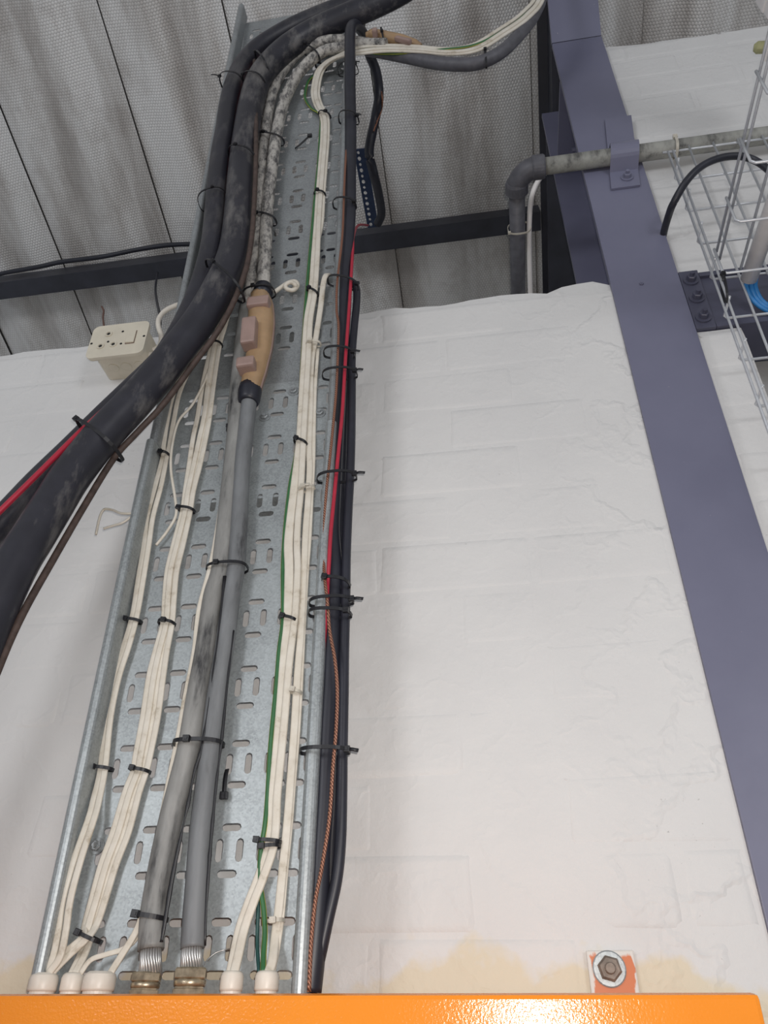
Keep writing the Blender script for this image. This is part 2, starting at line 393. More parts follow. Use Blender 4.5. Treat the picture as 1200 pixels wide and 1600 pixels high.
struct(boxobj('wall_rear_added', (-2.6, 1.9, 0), (1.4, 2.0, 3.50), M['wall']))  # unseen wall, added to stop light leaking onto the roof lining
struct(boxobj('floor', (-4, -7, -0.1), (4, 2.0, 0), M['concrete']))
# roof: lined underneath with lapped sheets of bubble insulation that fall away from the viewer
RS = 0.338
def roofz(y): return 4.17-RS*y
bm = bmesh.new(); ys = (-7.0, 2.0)
vs = [bm.verts.new((x, y, roofz(y)+dz)) for dz in (0.05, 0.08) for x, y in ((-4, ys[0]), (4, ys[0]), (4, ys[1]), (-4, ys[1]))]
for f in ((0, 1, 2, 3), (7, 6, 5, 4), (0, 4, 5, 1), (1, 5, 6, 2), (2, 6, 7, 3), (3, 7, 4, 0)): bm.faces.new([vs[i] for i in f])
ceiling = struct(bmobj('ceiling', bm, M['roofsheet']))
seams = [-4.0, -3.35, -2.95, -2.58, -2.2, -1.845, -1.48, -1.048, -0.664, -0.24, 0.26, 0.597, 1.03, 1.45, 1.9, 2.4, 3.0, 4.0]
for a, b in zip(seams, seams[1:]):
    bm = bmesh.new(); nx = 14; ny = 40; rows = []; b2 = b-0.0028
    for j in range(ny+1):
        y = -1.3+(2.0+1.3)*j/ny; row = []
        for i in range(nx+1):
            t = i/nx; x = a+(b2-a)*t
            sag = -0.018*math.sin(math.pi*t)+0.010*math.cos(t*math.pi*4+a*7)*math.sin(math.pi*t)
            sag += 0.010*noise.noise((x*3.1, y*1.3, a)) - 0.005*max(0, 1-abs(t-1)*14) + 0.002*max(0, 1-t*14)
            row.append(bm.verts.new((x, y, roofz(y)+0.02+sag)))
        rows.append(row)
    for j in range(ny):
        for i in range(nx): bm.faces.new((rows[j][i], rows[j][i+1], rows[j+1][i+1], rows[j+1][i]))
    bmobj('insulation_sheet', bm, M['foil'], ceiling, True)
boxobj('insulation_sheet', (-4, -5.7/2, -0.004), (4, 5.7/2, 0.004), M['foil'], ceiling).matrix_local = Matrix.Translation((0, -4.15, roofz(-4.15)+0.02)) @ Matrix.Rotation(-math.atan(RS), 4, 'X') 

# ------------------------------------------------------------------ steel frame
def prism(bm, pts, x0, x1):     # outline in (y, z) pulled along x
    a = [bm.verts.new((x0, y, z)) for y, z in pts]; b = [bm.verts.new((x1, y, z)) for y, z in pts]; n = len(pts)
    bm.faces.new(a); bm.faces.new(b[::-1])
    for i in range(n): bm.faces.new((a[i], b[i], b[(i+1) % n], a[(i+1) % n]))
FX0, FX1, FY = 0.279, 0.407, -0.006
col = empty('steel_column', (0.343, 0.12, 0)); inv = Matrix.Translation((-0.343, -0.12, 0))
tag(col, 'blue-grey painted steel column standing between the two white brick walls', 'steel column')
def sub(o, p): o.parent = p; o.matrix_parent_inverse = Matrix.Translation(-p.location); return o
sub(boxobj('front_flange', (FX0, FY, 0), (FX1, FY+0.012, 3.775), M['steel'], None, 0.001), col)
sub(boxobj('web', (0.338, FY+0.012, 0), (0.348, 0.238, 3.87), M['steel']), col)
sub(boxobj('rear_flange', (FX0-0.012, 0.238, 0), (FX1, 0.25, 3.878), M['steel']), col)
bm = bmesh.new(); prism(bm, [(FY, 3.778), (-0.245, 4.155), (-0.233, 4.165), (FY+0.012, 3.79)], FX0, FX1); sub(bmobj('haunch_flange', bm, M['steel']), col)
bm = bmesh.new(); prism(bm, [(0.006, 3.79), (-0.225, 4.145), (0.0, 4.07), (0.2, 3.87)], 0.338, 0.348); sub(bmobj('haunch_web', bm, M['steel']), col)
sub(boxobj('stiffener_plate', (FX0, 0.01, 3.60), (0.337, 0.236, 3.61), M['steel']), col)
for y, z in ((0.10, 3.72), (0.17, 3.56), (0.10, 3.50), (0.17, 3.78)):
    sub(bolt('bolt', (0.338, y, z), (-1, 0, 0), 0.013, 0.018, M['steel']), col)
for z in (2.80,): sub(bolt('bolt', (0.335, FY, z), (0, -1, 0), 0.004, 0.003, M['steel'], None, False), col)
# rafter beyond the column
rz = lambda y, h: h-RS*y
bm = bmesh.new()
prism(bm, [(0.252, rz(0.252, 3.965)), (1.88, rz(1.88, 3.965)), (1.88, rz(1.88, 3.975)), (0.252, rz(0.252, 3.975))], FX0, FX1)
prism(bm, [(-0.6, rz(-0.6, 4.085)), (1.88, rz(1.88, 4.085)), (1.88, rz(1.88, 4.095)), (-0.6, rz(-0.6, 4.095))], FX0-0.008, FX1)
prism(bm, [(-0.6, rz(-0.6, 3.976)), (1.88, rz(1.88, 3.976)), (1.88, rz(1.88, 4.084)), (-0.6, rz(-0.6, 4.084))], 0.300, 0.310)
tag(bmobj('roof_rafter', bm, M['steelshade']), 'dark steel roof rafter running back from the column head under the insulation', 'rafter')
# purlin, a lipped channel under the sheets
bm = bmesh.new(); yp = 0.60; zt = roofz(yp)-0.012
d1 = Vector((0, -RS, -1)).normalized()*0.078; d2 = Vector((0, 1, -RS)).normalized()*0.062; d3 = -d1.normalized()*0.018
o_ = Vector((0, yp, zt)); L_ = [o_+d2, o_, o_+d1, o_+d1+d2, o_+d1+d2+d3]
t_ = 0.004
inn = [o_+d2+d1.normalized()*t_, o_+d1.normalized()*t_+d2.normalized()*t_, o_+d1-d1.normalized()*t_+d2.normalized()*t_, o_+d1+d2-d1.normalized()*t_-d2.normalized()*t_, o_+d1+d2+d3-d2.normalized()*t_]
prism(bm, [(p.y, p.z) for p in L_+inn[::-1]], -2.58, 0.268)
tag(bmobj('roof_purlin', bm, M['steelshade']), 'dark steel channel purlin crossing under the foil insulation behind the tray', 'purlin')
# beam built into the right-hand wall
beam = empty('wall_beam', (0.7, 0.05, 2.667)); tag(beam, 'dark blue-grey steel beam bolted to the column above the narrow wall', 'steel beam')
sub(boxobj('web', (0.445, 0.004, 2.678), (1.4, 0.012, 2.806), M['steeldark']), beam)
sub(boxobj('bottom_flange', (0.445, -0.003, 2.667), (1.4, 0.10, 2.678), M['steeldark']), beam)
sub(boxobj('top_flange', (0.445, -0.003, 2.806), (1.4, 0.10, 2.817), M['steeldark']), beam)
sub(boxobj('end_plate', (0.4085, -0.004, 2.666), (0.444, 0.10, 2.824), M['steeldark'], None, 0.001), beam)
for z in (2.795, 2.745, 2.692): sub(bolt('bolt', (0.426, -0.004, z), (0, -1, 0), 0.009, 0.014, M['steeldark']), beam)
bm = bmesh.new(); prism(bm, [(0.03, 2.30), (0.10, 2.30), (0.10, 2.49), (0.06, 2.53), (0.03, 2.49)], 0.545, 0.66)
sub(bmobj('gusset', bm, M['steeldark']), beam)
sub(boxobj('hanger', (0.6, 0.05, 2.49), (0.63, 0.06, 2.667), M['steeldark']), beam)

# ------------------------------------------------------------------ orange panel
PZT = 1.6315
pan = empty('electrical_panel', (-0.3, -0.14, 0)); tag(pan, 'orange enamelled electrical panel along the bottom under the cable tray', 'electrical panel')
sub(boxobj('enclosure', (-1.0, -0.232, 0), (0.1965, -0.012, PZT), M['orange'], None, 0.004), pan)
sub(boxobj('door', (-0.998, -0.25, 0.03), (0.194, -0.2335, PZT-0.0015), M['orange'], None, 0.004), pan)
lug = boxobj('mounting_lug', (-0.0265, -0.0018, -0.06), (0.0265, 0.0018, 0.0615), M['lug'], None, 0.0015); lug.location = (0.1, -0.0065, 1.62)
sub(lug, pan);
lb = PY(952, 1514, -0.009)
bm = bmesh.new(); lathe(bm, [(0.0185, 0), (0.0185, 0.0022), (0.0172, 0.0028)], lb+Vector((0, 0.0005, 0)), (0, -1, 0), 28); sub(bmobj('washer', bm, M['galv']), pan)
bm = bmesh.new(); lathe(bm, [(0.0135, 0.0028), (0.0135, 0.009), (0.011, 0.0108)], lb, (0, -1, 0), 6); lathe(bm, [(0.0062, 0.0108), (0.0062, 0.015), (0.005, 0.016)], lb, (0, -1, 0), 14)
sub(bmobj('anchor_nut', bm, M['nut']), pan)

# ------------------------------------------------------------------ perforated cable tray
TX0, TX1 = -0.557*SX, -0.257*SX
def sz(z): return 1.6+(z-1.6)*SX
VX = [SX*(-0.5353+0.0272*k) for k in range(11)]; HX = [SX*(-0.5217+0.0544*k) for k in range(5)]+[-0.2755*SX]
def stad(cx, cz, l, wd, vert, n=4):
    r = wd/2; h = l/2-r; pts = []
    for s, a0 in ((1, -90), (-1, 90)):
        for i in range(n+1):
            a = math.radians(a0+180*i/n); pts.append((s*h+r*math.cos(a), r*math.sin(a)))
    return [(cx-y, cz+x) if vert else (cx+x, cz+y) for x, y in pts]
def bed(z0, z1, rows, y):
    bm = bmesh.new(); edges = [z0]+[(a+b)/2 for a, b in zip(rows, rows[1:])]+[z1]
    for zr, a, b in zip(rows, edges, edges[1:]):
        polys = [[Vector((x, z, 0)) for x, z in ((TX0, a), (TX1, a), (TX1, b), (TX0, b))]]
        for x in VX: polys.append([Vector((p, q, 0)) for p, q in stad(x, zr, 0.0268, 0.0090, True)])
        for dz in (-0.026, 0.026):
            if a < zr+dz-0.006 and zr+dz+0.006 < b:
                for x in HX: polys.append([Vector((p, q, 0)) for p, q in stad(x, zr+dz, 0.0245 if x < -0.275 else 0.019, 0.0090, False)])
        flat = [p for pl in polys for p in pl]; V = [bm.verts.new((p.x, y, p.y)) for p in flat]
        for t in tessellate_polygon(polys):
            try: bm.faces.new([V[i] for i in t])
            except ValueError: pass
    bmesh.ops.remove_doubles(bm, verts=bm.verts, dist=1e-6)
    for f in bm.faces:
        if f.normal.y > 0: f.normal_flip()
    g = bmesh.ops.extrude_face_region(bm, geom=list(bm.faces))
    bmesh.ops.translate(bm, verts=[v for v in g['geom'] if isinstance(v, bmesh.types.BMVert)], vec=(0, 0.0015, 0))
    return bm
def rail(z0, z1, side, y, drop=0.030, lip=0.0145):
    s = -1 if side == 'l' else 1; x = TX0 if side == 'l' else TX1; t = 0.0015
    r = lip/2; o = [(x, y)]+[(x+s*(r-r*math.cos(q)), y-drop-r*math.sin(q)) for q in [math.pi*k/8 for k in range(9)]]+[(x+s*lip, y-drop+0.010)]
    r2 = r-t; i_ = [(x+s*t, y)]+[(x+s*(r-r2*math.cos(q)), y-drop-r2*math.sin(q)) for q in [math.pi*k/8 for k in range(9)]]+[(x+s*(lip-t), y-drop+0.010)]
    pl = o+i_[::-1]; bm = bmesh.new(); a = [bm.verts.new((p, q, z0)) for p, q in pl]; b = [bm.verts.new((p, q, z1)) for p, q in pl]; n = len(pl)
    bm.faces.new(a); bm.faces.new(b[::-1])
    for k in range(n): bm.faces.new((a[k], a[(k+1) % n], b[(k+1) % n], b[k]))
    bmesh.ops.recalc_face_normals(bm, faces=bm.faces); return bm
def fan(o):      # the left side of the tray is bent slightly outwards at the joint
    for v in o.data.vertices:
        if v.co.x < TX0+0.001:
            z = v.co.z; v.co.x -= 0.009*((z-1.64)/0.78 if z < 2.42 else max(0, 1-(z-2.42)/0.8))
    return o
tray = empty('cable_tray', (-0.407, YT, PZT)); tag(tray, 'wide galvanised perforated cable tray rising up the wall to the roof', 'cable tray')
sub(fan(bmobj('tray_bed', bed(PZT+0.001, ZJ, [sz(1.685+0.1094*k) for k in range(9)], YT-0.0015), M['galv'])), tray)
upm = Matrix.Translation((0, YT, ZJ)) @ Matrix.Rotation(math.atan(0.042), 4, 'X') @ Matrix.Translation((0, 0, -ZJ))
def upper(o): fan(o); o.data.transform(upm); return sub(o, tray)
upper(bmobj('upper_tray_bed', bed(ZJ-0.01, sz(3.99), [sz(2.728+0.1075*k) for k in range(12)], 0.001), M['galvd']))
for sd in 'lr':
    sub(fan(bmobj('side_rail', rail(PZT+0.001, sz(2.4685), sd, YT-0.0015, 0.030, 0.0145 if sd == 'l' else 0.0175), M['galv'])), tray)
    upper(bmobj('side_rail', rail(sz(2.4705), sz(4.02) if sd == 'l' else sz(3.97), sd, 0.0015, 0.030, 0.0145 if sd == 'l' else 0.0175), M['galvd']))
for px, py in ((152, 1322), (459, 612), (414, 652), (500, 646), (530, 112)):
    p = T(px, py, 0.0015); sub(bolt('bolt', p, (0, -1, 0), 0.0064, 0.006, M['galvd']), tray)
for z in (1.73, 2.30, 2.75): sub(boxobj('standoff_bracket', (TX0+0.02, YT+0.0002, z-0.0), (TX1-0.02, 0.0, z+0.004), M['galv']), tray)

# ------------------------------------------------------------------ glands on the panel top
def gland(px, wpx, ytop, label, kind, y=-0.127, grp=None):
    p = PY(px, 1535, y); r = wpx/2*depth(p)/F; top = PY(px, ytop, y).z-PZT; o3 = (p.x, y, PZT)
    bm = bmesh.new()
    if kind == 'white':
        g = empty('cable_gland', o3); lathe(bm, [(r*0.9, 0), (r*0.9, 0.006)], o3, (0, 0, 1), 24); sub(bmobj('collar', bm, M['gland']), g)
        bm = bmesh.new(); lathe(bm, [(r*0.97, 0.006), (r, top*0.35), (r, top*0.78), (r*0.93, top*0.86), (r*0.93, top*0.9), (r*0.72, top), (r*0.5, top)], o3, (0, 0, 1), 28)
        c = bmobj('cap', bm, M['gland']); sub(c, g)
        for q in c.data.polygons: q.use_smooth = abs(q.normal.z) < 0.8
        tag(g, label, 'cable gland', grp)
    else:
        g = empty('armoured_cable_gland', o3)
        lathe(bm, [(r*1.0, 0), (r*1.0, top*0.28), (r*0.9, top*0.30), (r*0.9, top*0.36)], o3, (0, 0, 1), 6); sub(bmobj('hex_body', bm, M['brass']), g)
        bm = bmesh.new(); lathe(bm, [(r*0.86, top*0.36), (r*0.92, top*0.44), (r*0.92, top*0.56), (r*0.84, top*0.62)], o3, (0, 0, 1), 28); sub(bmobj('collar', bm, M['brass'], None, True), g)
        bm = bmesh.new(); lathe(bm, [(r*0.95, top*0.62), (r*1.0, top*0.66), (r*1.0, top*0.94), (r*0.92, top)], o3, (0, 0, 1), 6); sub(bmobj('hex_nut', bm, M['brass']), g)
        tag(g, label, 'cable gland')
    return g
gland(68, 44, 1520, 'first white plastic gland from the left on top of the orange panel', 'white')
gland(113, 35, 1520, 'second white plastic gland from the left, narrow and between two others', 'white', -0.123)
gland(155, 50, 1518, 'widest white plastic gland, third from the left beside the brass one', 'white', -0.131)
gland(362, 36, 1517, 'white plastic gland right of the brass glands under fanned white cables', 'white')
gland(417, 38, 1517, 'rightmost white plastic gland, below the green cables', 'white')
gland(228, 49, 1519, 'cleaner brass armoured cable gland beside the wide white gland', 'brass')
gland(297, 54, 1512, 'paint-spotted brass armoured cable gland, the right one of two', 'brass')

# ------------------------------------------------------------------ heavy cables
cable('earth_strap', 'thin brown taped earth cable running beside the thick black power cable', 'cable',
      [(398, 95, .05), (400, 217, .062), (398, 300, .065), (392, 380, .07), (378, 440, .075), (345, 510, .075), (300, 572, .075), (255, 632, .08), (215, 675, .082), (178, 716, .085), (132, 790, .1), (82, 876, .12), (36, 958, .14), (0, 1038, .15), (-40, 1150, .16), (-90, 1350, .16), (-150, 1620, .16)], 10, M['brown'])
big1 = cable('power_cable', 'thick black power cable nearest the left edge of the tray', 'power cable',
      [(980, -200, .06), (800, -130, .065), (690, -75, .062), (640, -45, .06), (580, -8, .055), (513, 18, .05), (470, 36, .047), (435, 54, .045), (402, 76, .044), (378, 103, .043), (364, 135, .042), (356, 170, .042), (352, 200, .042), (344, 245, .043), (339, 295, .045), (335, 345, .048), (331, 382, .05), (322, 422, .052), (309, 462, .055), (289, 506, .058), (270, 540, .06), (249, 569, .062), (199, 618, .068), (164, 652, .075), (112, 704, .085), (60, 755, .1), (16, 802, .11), (-40, 860, .125), (-120, 960, .15), (-240, 1140, .16), (-380, 1400, .16)], 30, M['blackwide'], refi=12, n=20)
big2 = cable('power_cable', 'thickest scuffed black power cable, curving over the tray and off left', 'power cable',
      [(1020, -210, .075), (830, -135, .08), (690, -55, .075), (630, -15, .07), (585, 8, .065), (547, 24, .06), (505, 42, .055), (463, 65, .05), (432, 90, .048), (406, 122, .047), (394, 157, .047), (386, 200, .047), (380, 245, .048), (376, 290, .05), (372, 345, .055), (364, 398, .062), (346, 442, .07), (315, 497, .08), (279, 545, .088), (243, 590, .093), (206, 632, .1), (173, 667, .105), (143, 702, .11), (108, 748, .12), (80, 793, .13), (52, 838, .14), (28, 876, .148), (0, 932, .155), (-28, 1000, .16), (-70, 1120, .165), (-130, 1330, .165), (-190, 1600, .165)], 41, M['dusty'], refi=11, n=20)
cable('red_wire', 'red insulated wire running between the two thick black power cables', 'wire',
      [(436, 66, .03), (408, 98, .03), (380, 155, .03), (369, 215, .032), (360, 285, .04), (352, 350, .045), (343, 400, .05), (322, 450, .05), (276, 515, .055), (212, 592, .07), (152, 650, .1), (124, 676, .122), (60, 740, .14), (0, 799, .15), (-60, 858, .155), (-150, 960, .18), (-260, 1120, .19), (-400, 1380, .19)], 9, M['red'], refi=11, n=8)
# two pipes with flaking paint that bend over the right-hand lip
pa = [(846, -6, .035), (821, 44, .035), (783, 78, .035), (742, 99, .035), (690, 103, .035), (640, 92, .04), (595, 72, .045), (565, 66, .047), (530, 62, .046), (500, 66, .04), (467, 83, .03), (443, 110, .022), (428, 140, .02), (420, 173, .019), (414, 213, .018), (410, 253, .018), (407, 300, .018), (404, 350, .018), (399, 400, .018), (393, 440, .018), (386, 480, .018), (379, 540, .018), (372, 610, .018), (368, 680, .018), (364, 720, .018), (359, 767, .02), (346, 883, .02), (333, 933, .02), (321, 1017, .02), (309, 1083, .02), (296, 1162, .02), (281, 1225, .02), (264, 1292, .02), (250, 1360, .022), (239, 1429, .025), (236, 1484, .027)]
SPL = 21
cable('armoured_cable', 'left armoured cable with flaking white paint bending over the tray top', 'armoured cable', pa[6:SPL], 16, M['flaky'], refi=7)
lc = cable('armoured_cable', 'left light grey armoured cable with tar smear entering the clean brass gland', 'armoured cable', pa[20:], 33, M['greyl'], refi=8, n=18)
cable('armoured_cable', 'right armoured cable with flaking white paint ending in the amber joint', 'armoured cable',
      [(604, 69, .05), (565, 70, .05), (533, 75, .048), (507, 80, .042), (483, 97, .034), (463, 120, .026), (448, 150, .024), (438, 180, .024), (431, 217, .024), (425, 260, .024), (420, 300, .024), (417, 340, .024), (415, 380, .026), (413, 420, .028), (412, 455, .03), (411, 472, .03)], 19, M['flaky'], refi=9)
rc = cable('armoured_cable', 'right dark grey armoured cable running from the amber joint to the spotted gland', 'armoured cable',
      [(391, 606, .028), (388, 640, .026), (383, 683, .024), (377, 746, .022), (374, 808, .022), (369, 883, .022), (361, 933, .022), (350, 1017, .022), (339, 1083, .022), (330, 1158, .022), (322, 1225, .022), (314, 1292, .022), (307, 1383, .024), (303, 1440, .026), (301, 1482, .028)], 32, M['grey'], refi=9, n=18)
def seam(parent, name, pts, off, wpx):
    P = spline(world_pts(pts, off, 'tray'), 6); rnd = random.Random(3); r = wpx/2*depth(P[len(P)//2])/F; bm = bmesh.new()
    sweep(bm, P, [(math.cos(a), 0.55*math.sin(a)) for a in [math.pi*k/4 for k in range(8)]], [r*(0.85+0.5*noise.noise((i*0.35, 1.7, 0))+rnd.uniform(-.1, .1)) for i in range(len(P))])
    o = bmobj(name, bm, M['tie'], parent); o['label'] = 'black tar smeared along the jacket'
seam(lc, 'tar_smear', [(351, 900), (342, 987), (334, 1050), (327, 1100), (316, 1165), (304, 1205), (293, 1260), (278, 1328), (267, 1383), (258, 1438), (252, 1472)], .033, 6.5)
seam(rc, 'tar_smear', [(364, 985), (356, 1060), (347, 1150), (338, 1225), (330, 1310), (324, 1390), (319, 1478)], .027, 6)
def strands(parent, x, y0, y1, y, wpx):
    a, b = PY(x, y0, y), PY(x-1, y1, y); r = wpx/2*depth(b)/F; bm = bmesh.new()
    for i in range(22):
        th = 2*math.pi*i/22; o = Vector((math.cos(th)*r*0.8, math.sin(th)*r*0.8, 0)); o2 = Vector((math.cos(th+.25)*r*0.95, math.sin(th+.25)*r*0.95, 0))
        sweep(bm, [a+o, (a+b)/2+o*1.08, b+o2], circ(r*0.13, 6))
    s = bmobj('armour_strands', bm, M['strand'], parent); s['label'] = 'bare zinc armour wires splayed below the jacket'
strands(lc, 236, 1474, 1524, -0.126, 35); strands(rc, 300, 1470, 1518, -0.127, 34)
# amber resin joints
def joint(name, label, pts, wid, spouts, boots, off_to=None):
    g = empty(name, T(*pts[len(pts)//2])); tag(g, label, 'cable joint')
    P = world_pts(pts, .03, 'tray'); rad = [wd/2*depth(p)/F for p, wd in zip(P, wid)]
    path = spline(P, 6); rs = []
    for i in range(len(path)):
        t = i/6; a = min(int(t), len(rad)-2); u = t-a; u = u*u*(3-2*u); rs.append(rad[a]*(1-u)+rad[a+1]*u)
    bm = bmesh.new(); sweep(bm, path, [(math.copysign(abs(x)**0.8, x), math.copysign(abs(y)**0.8, y)) for x, y in circ(1, 20)], rs); sub(bmobj('resin_body', bm, M['resin']), g)
    bm = bmesh.new(); sweep(bm, [p+Vector((r*0.98, 0, 0)) for p, r in zip(path, rs)][2:-2], [(-.0012, -.004), (.0012, -.004), (.0012, .004), (-.0012, .004)]); sub(bmobj('mould_seam', bm, M['spout']), g)
    for (x0, y0, x1, y1, o0, wd, th) in spouts:
        a, b = T(x0, y0, o0), T(x1, y1, o0); d = (b-a); u = d.normalized(); nn = Vector((0, -1, 0)); nn = (nn-u*nn.dot(u)).normalized(); s = u.cross(nn)
        mt = Matrix((s, u, nn)).transposed().to_4x4(); mt.translation = (a+b)/2; bm = bmesh.new(); box(bm, (-wd/2, -d.length/2, -th), (wd/2, d.length/2, th), mt, 0.004); sub(bmobj('filler_spout', bm, M['spout'], None, False), g)
    for pts2, wds in boots:
        Q = world_pts(pts2, .03, 'tray'); rr_ = [wd/2*depth(p)/F for p, wd in zip(Q, wds)]; bm = bmesh.new(); sweep(bm, Q, circ(1, 20), rr_); sub(bmobj('end_boot', bm, M['black']), g)
    return g
joint('resin_cable_joint', 'amber resin joint on the tray between flaking pipe and grey cable', [(407, 462, .03), (408, 482, .03), (409, 505, .031), (407, 540, .031), (400, 575, .03), (394, 600, .029), (391, 612, .028)], [30, 40, 41, 39, 37, 34, 32],
      [(392, 502, 389, 542, .058, .026, .013), (372, 574, 400, 570, .052, .022, .014), (388, 478, 422, 474, .048, .024, .012)],
      [([(392, 604, .028), (390.5, 612, .028), (389, 625, .027), (388, 630, .027)], [35, 37, 35, 30]), ([(412, 448, .03), (411, 456, .03), (408, 466, .03)], [27, 31, 30])])
joint('resin_cable_joint', 'amber resin joint lying sideways near the roof at the tray top', [(572, 56, .045), (583, 55, .045), (600, 59, .045), (625, 64, .045), (645, 68, .042), (658, 72, .04)], [10, 17, 19, 19, 14, 7],
      [(582, 52, 590, 51, .062, .016, .010), (618, 60, 642, 66, .058, .012, .006)], [])

# ------------------------------------------------------------------ white flat cables
def strand_set(name, labels, centre, offs, width, off, group):
    for lab, of, dz in zip(labels, offs, range(len(offs))):
        pts = []
        for i, c in enumerate(centre):
            o = of[i] if hasattr(of, '__len__') else of
            pts.append((c[0]+o, c[1]+(o*0.9 if c[1] < 86 and c[0] > 545 else 0), (c[2] if len(c) > 2 else off)+0.0035*(dz % 2)))
        cable(name, lab, 'cable', pts, width, M['white'], off, prof='flat', group=group)
G1 = [(330, 500), (300, 560), (277, 610), (266, 655), (260, 695), (258, 712), (247, 758), (234, 808), (229, 850), (221, 900), (211, 960), (198, 1008), (182, 1058), (169, 1121), (161, 1200), (150, 1250, .012), (142, 1280, .018), (119, 1345, .024), (102, 1406, .026), (95, 1455, .026), (86, 1495, .028), (74, 1521, .028)]
strand_set('flat_twin_cable', ['leftmost white flat cable on the tray, entering the first gland', 'second white flat cable from the left, tied to the leftmost one'], G1,
           [[-4, -4, -4, -4, -4, -3, -4, -4, -3.5, -4, -3.5, -4, -4, -4, -3.5, -4, -4, -4, -4, -4, -3, -3], [4, 5, 5, 6, 5, 3, 5, 5, 4, 4, 3.5, 4, 4, 4, 3.5, 5, 5, 7, 8, 8, 8, 2]], 9, .007, 'white cables of the left bundle')
G2 = [(352, 490), (345, 515), (337, 540), (326, 600), (318, 650), (314, 683), (304, 725), (296, 767), (291, 800), (279, 850), (269, 892), (265, 933), (262, 973), (252, 1017), (244, 1058), (235, 1121), (223, 1183), (219, 1204), (206, 1240), (189, 1300), (170, 1351), (154, 1406), (142, 1445)]
def spread(k, base):
    sp = [.5, .5, .6, 0, 0, 0, 0, .6, .58, .7, .7, .68, .66, .85, 1.05, 1.1, 1.05, .95, 1.05, 1.15, 1.1, 1, .85]; o = [base*s for s in sp]
    for i, q in zip((3, 4, 5, 6), ((-9, -1, 3, 8), (-9, 1, 5, 10), (-12, -2, 3, 8), (-8, -1, 4, 9))): o[i] = q[k]
    return o
ends = [[(128, 1466, .02), (98, 1492, .024), (72, 1521, .028)], [(130, 1480), (122, 1500, .015), (112, 1521, .024)], [(140, 1470), (131, 1495, .015), (117, 1521, .024)], [(136, 1466, .02), (106, 1494, .024), (80, 1521, .028)]]
for j, (lab, base) in enumerate(zip(['outer left white flat cable of the four-cable bundle', 'second white flat cable of the four-cable bundle', 'third white flat cable of the four-cable bundle', 'outer right white flat cable of the four-cable bundle'], (-10.5, -3.5, 3.5, 10.5))):
    sp = spread(j, base); pts = [(c[0]+o, c[1], .007+.003*(j % 2)) for c, o in zip(G2, sp)]
    cable('flat_twin_cable', lab, 'cable', pts+ends[j], 9.5, M['white'], .007, prof='flat', group='white cables of the four-cable bundle', refi=13)
cable('loose_wire', 'thin loose white wire curling away from the four-cable bundle and cut short', 'wire', [(327, 575), (318, 600, .014), (300, 633, .016), (279, 658, .02), (269, 696, .02), (267, 733, .018), (273, 775, .016), (275, 804, .012), (262, 829, .01), (244, 852, .01)], 4.5, M['white'], n=8)
cable('flat_twin_cable', 'single white flat cable running beside the light grey armoured cable', 'cable', [(402, 350, .012), (394, 400, .012), (383, 458, .012), (375, 500, .012), (369, 579, .012), (365, 642, .012), (361, 675, .012), (354, 725, .013), (346, 787, .015), (336, 850, .02), (327, 893, .026), (311, 954, .02), (304, 1017, .016), (291, 1083, .016), (279, 1150, .018), (265, 1217, .016), (255, 1269, .014), (241, 1337, .014), (229, 1397, .014), (221, 1434, .02), (211, 1459, .02), (190, 1493, .024), (173, 1520, .03)], 9.5, M['white'], prof='flat', refi=14)
cable('flat_twin_cable', 'short white flat cable branching behind to the widest white gland', 'cable', [(222, 1436, .012), (213, 1466, .012), (192, 1483, .016), (167, 1491, .02), (142, 1500, .022), (126, 1521, .024)], 8, M['white'], prof='flat')
R1 = [(1000, 0)]
W1 = [(866, -110, .04), (846, -14, .048), (822, 22, .048), (783, 50, .048), (742, 74, .048), (700, 80, .048), (650, 76, .05), (600, 75, .052), (560, 79, .052), (533, 87, .046), (513, 97, .03), (499, 113, .015), (493, 143, .01), (497, 163, .008), (507, 183, .007), (508, 213), (505, 253), (501, 303), (498, 350), (493, 400), (489, 456), (482, 500), (478, 558), (474, 621), (470, 690), (461, 767), (456, 808), (453, 850), (454, 892), (452, 962), (446, 1037), (440, 1121), (433, 1204), (429, 1246), (427, 1292), (422, 1328), (408, 1370), (392, 1411), (378, 1452), (369, 1495, .02), (364, 1520, .027)]
n1 = len(W1)
oA = [-4]*10+[-4]*9+[-3]*6+[-3]*2+[-4]*(n1-28)+[-4]
oB = [1]*10+[0]*9+[3]*3+[4]*3+[9, 10, 11, 11, 9, 6, 5, 4, 4, 4, 4, 4, 4, 4, 3, 2]; oB = (oB+[3]*n1)[:n1]
oC = [5]*10+[4]*9+[-2]*3+[0]*(n1-22)
strand_set('flat_twin_cable', ['white flat cable beside the green one, left of the right-hand white bundle', 'white flat cable in the right-hand bundle, splitting off before the green loop', 'white flat cable tucked behind the others in the right-hand bundle'], W1,
           [oA, oB, oC], 8.5, .008, 'white cables of the right bundle')
cable('flat_twin_cable', 'right-hand white flat cable starting folded over a slot in the tray', 'cable', [(514, 429, .004), (509, 431, .014), (505, 445, .012), (501, 480), (494, 525), (487, 567), (485, 642), (483, 700), (484, 735), (481, 790), (478, 829), (475, 892), (471, 975), (465, 1058), (460, 1142), (454, 1225), (449, 1290), (442, 1360), (436, 1420), (430, 1466), (426, 1500, .02), (420, 1520, .027)], 12, M['white'], prof='flat', refi=12)
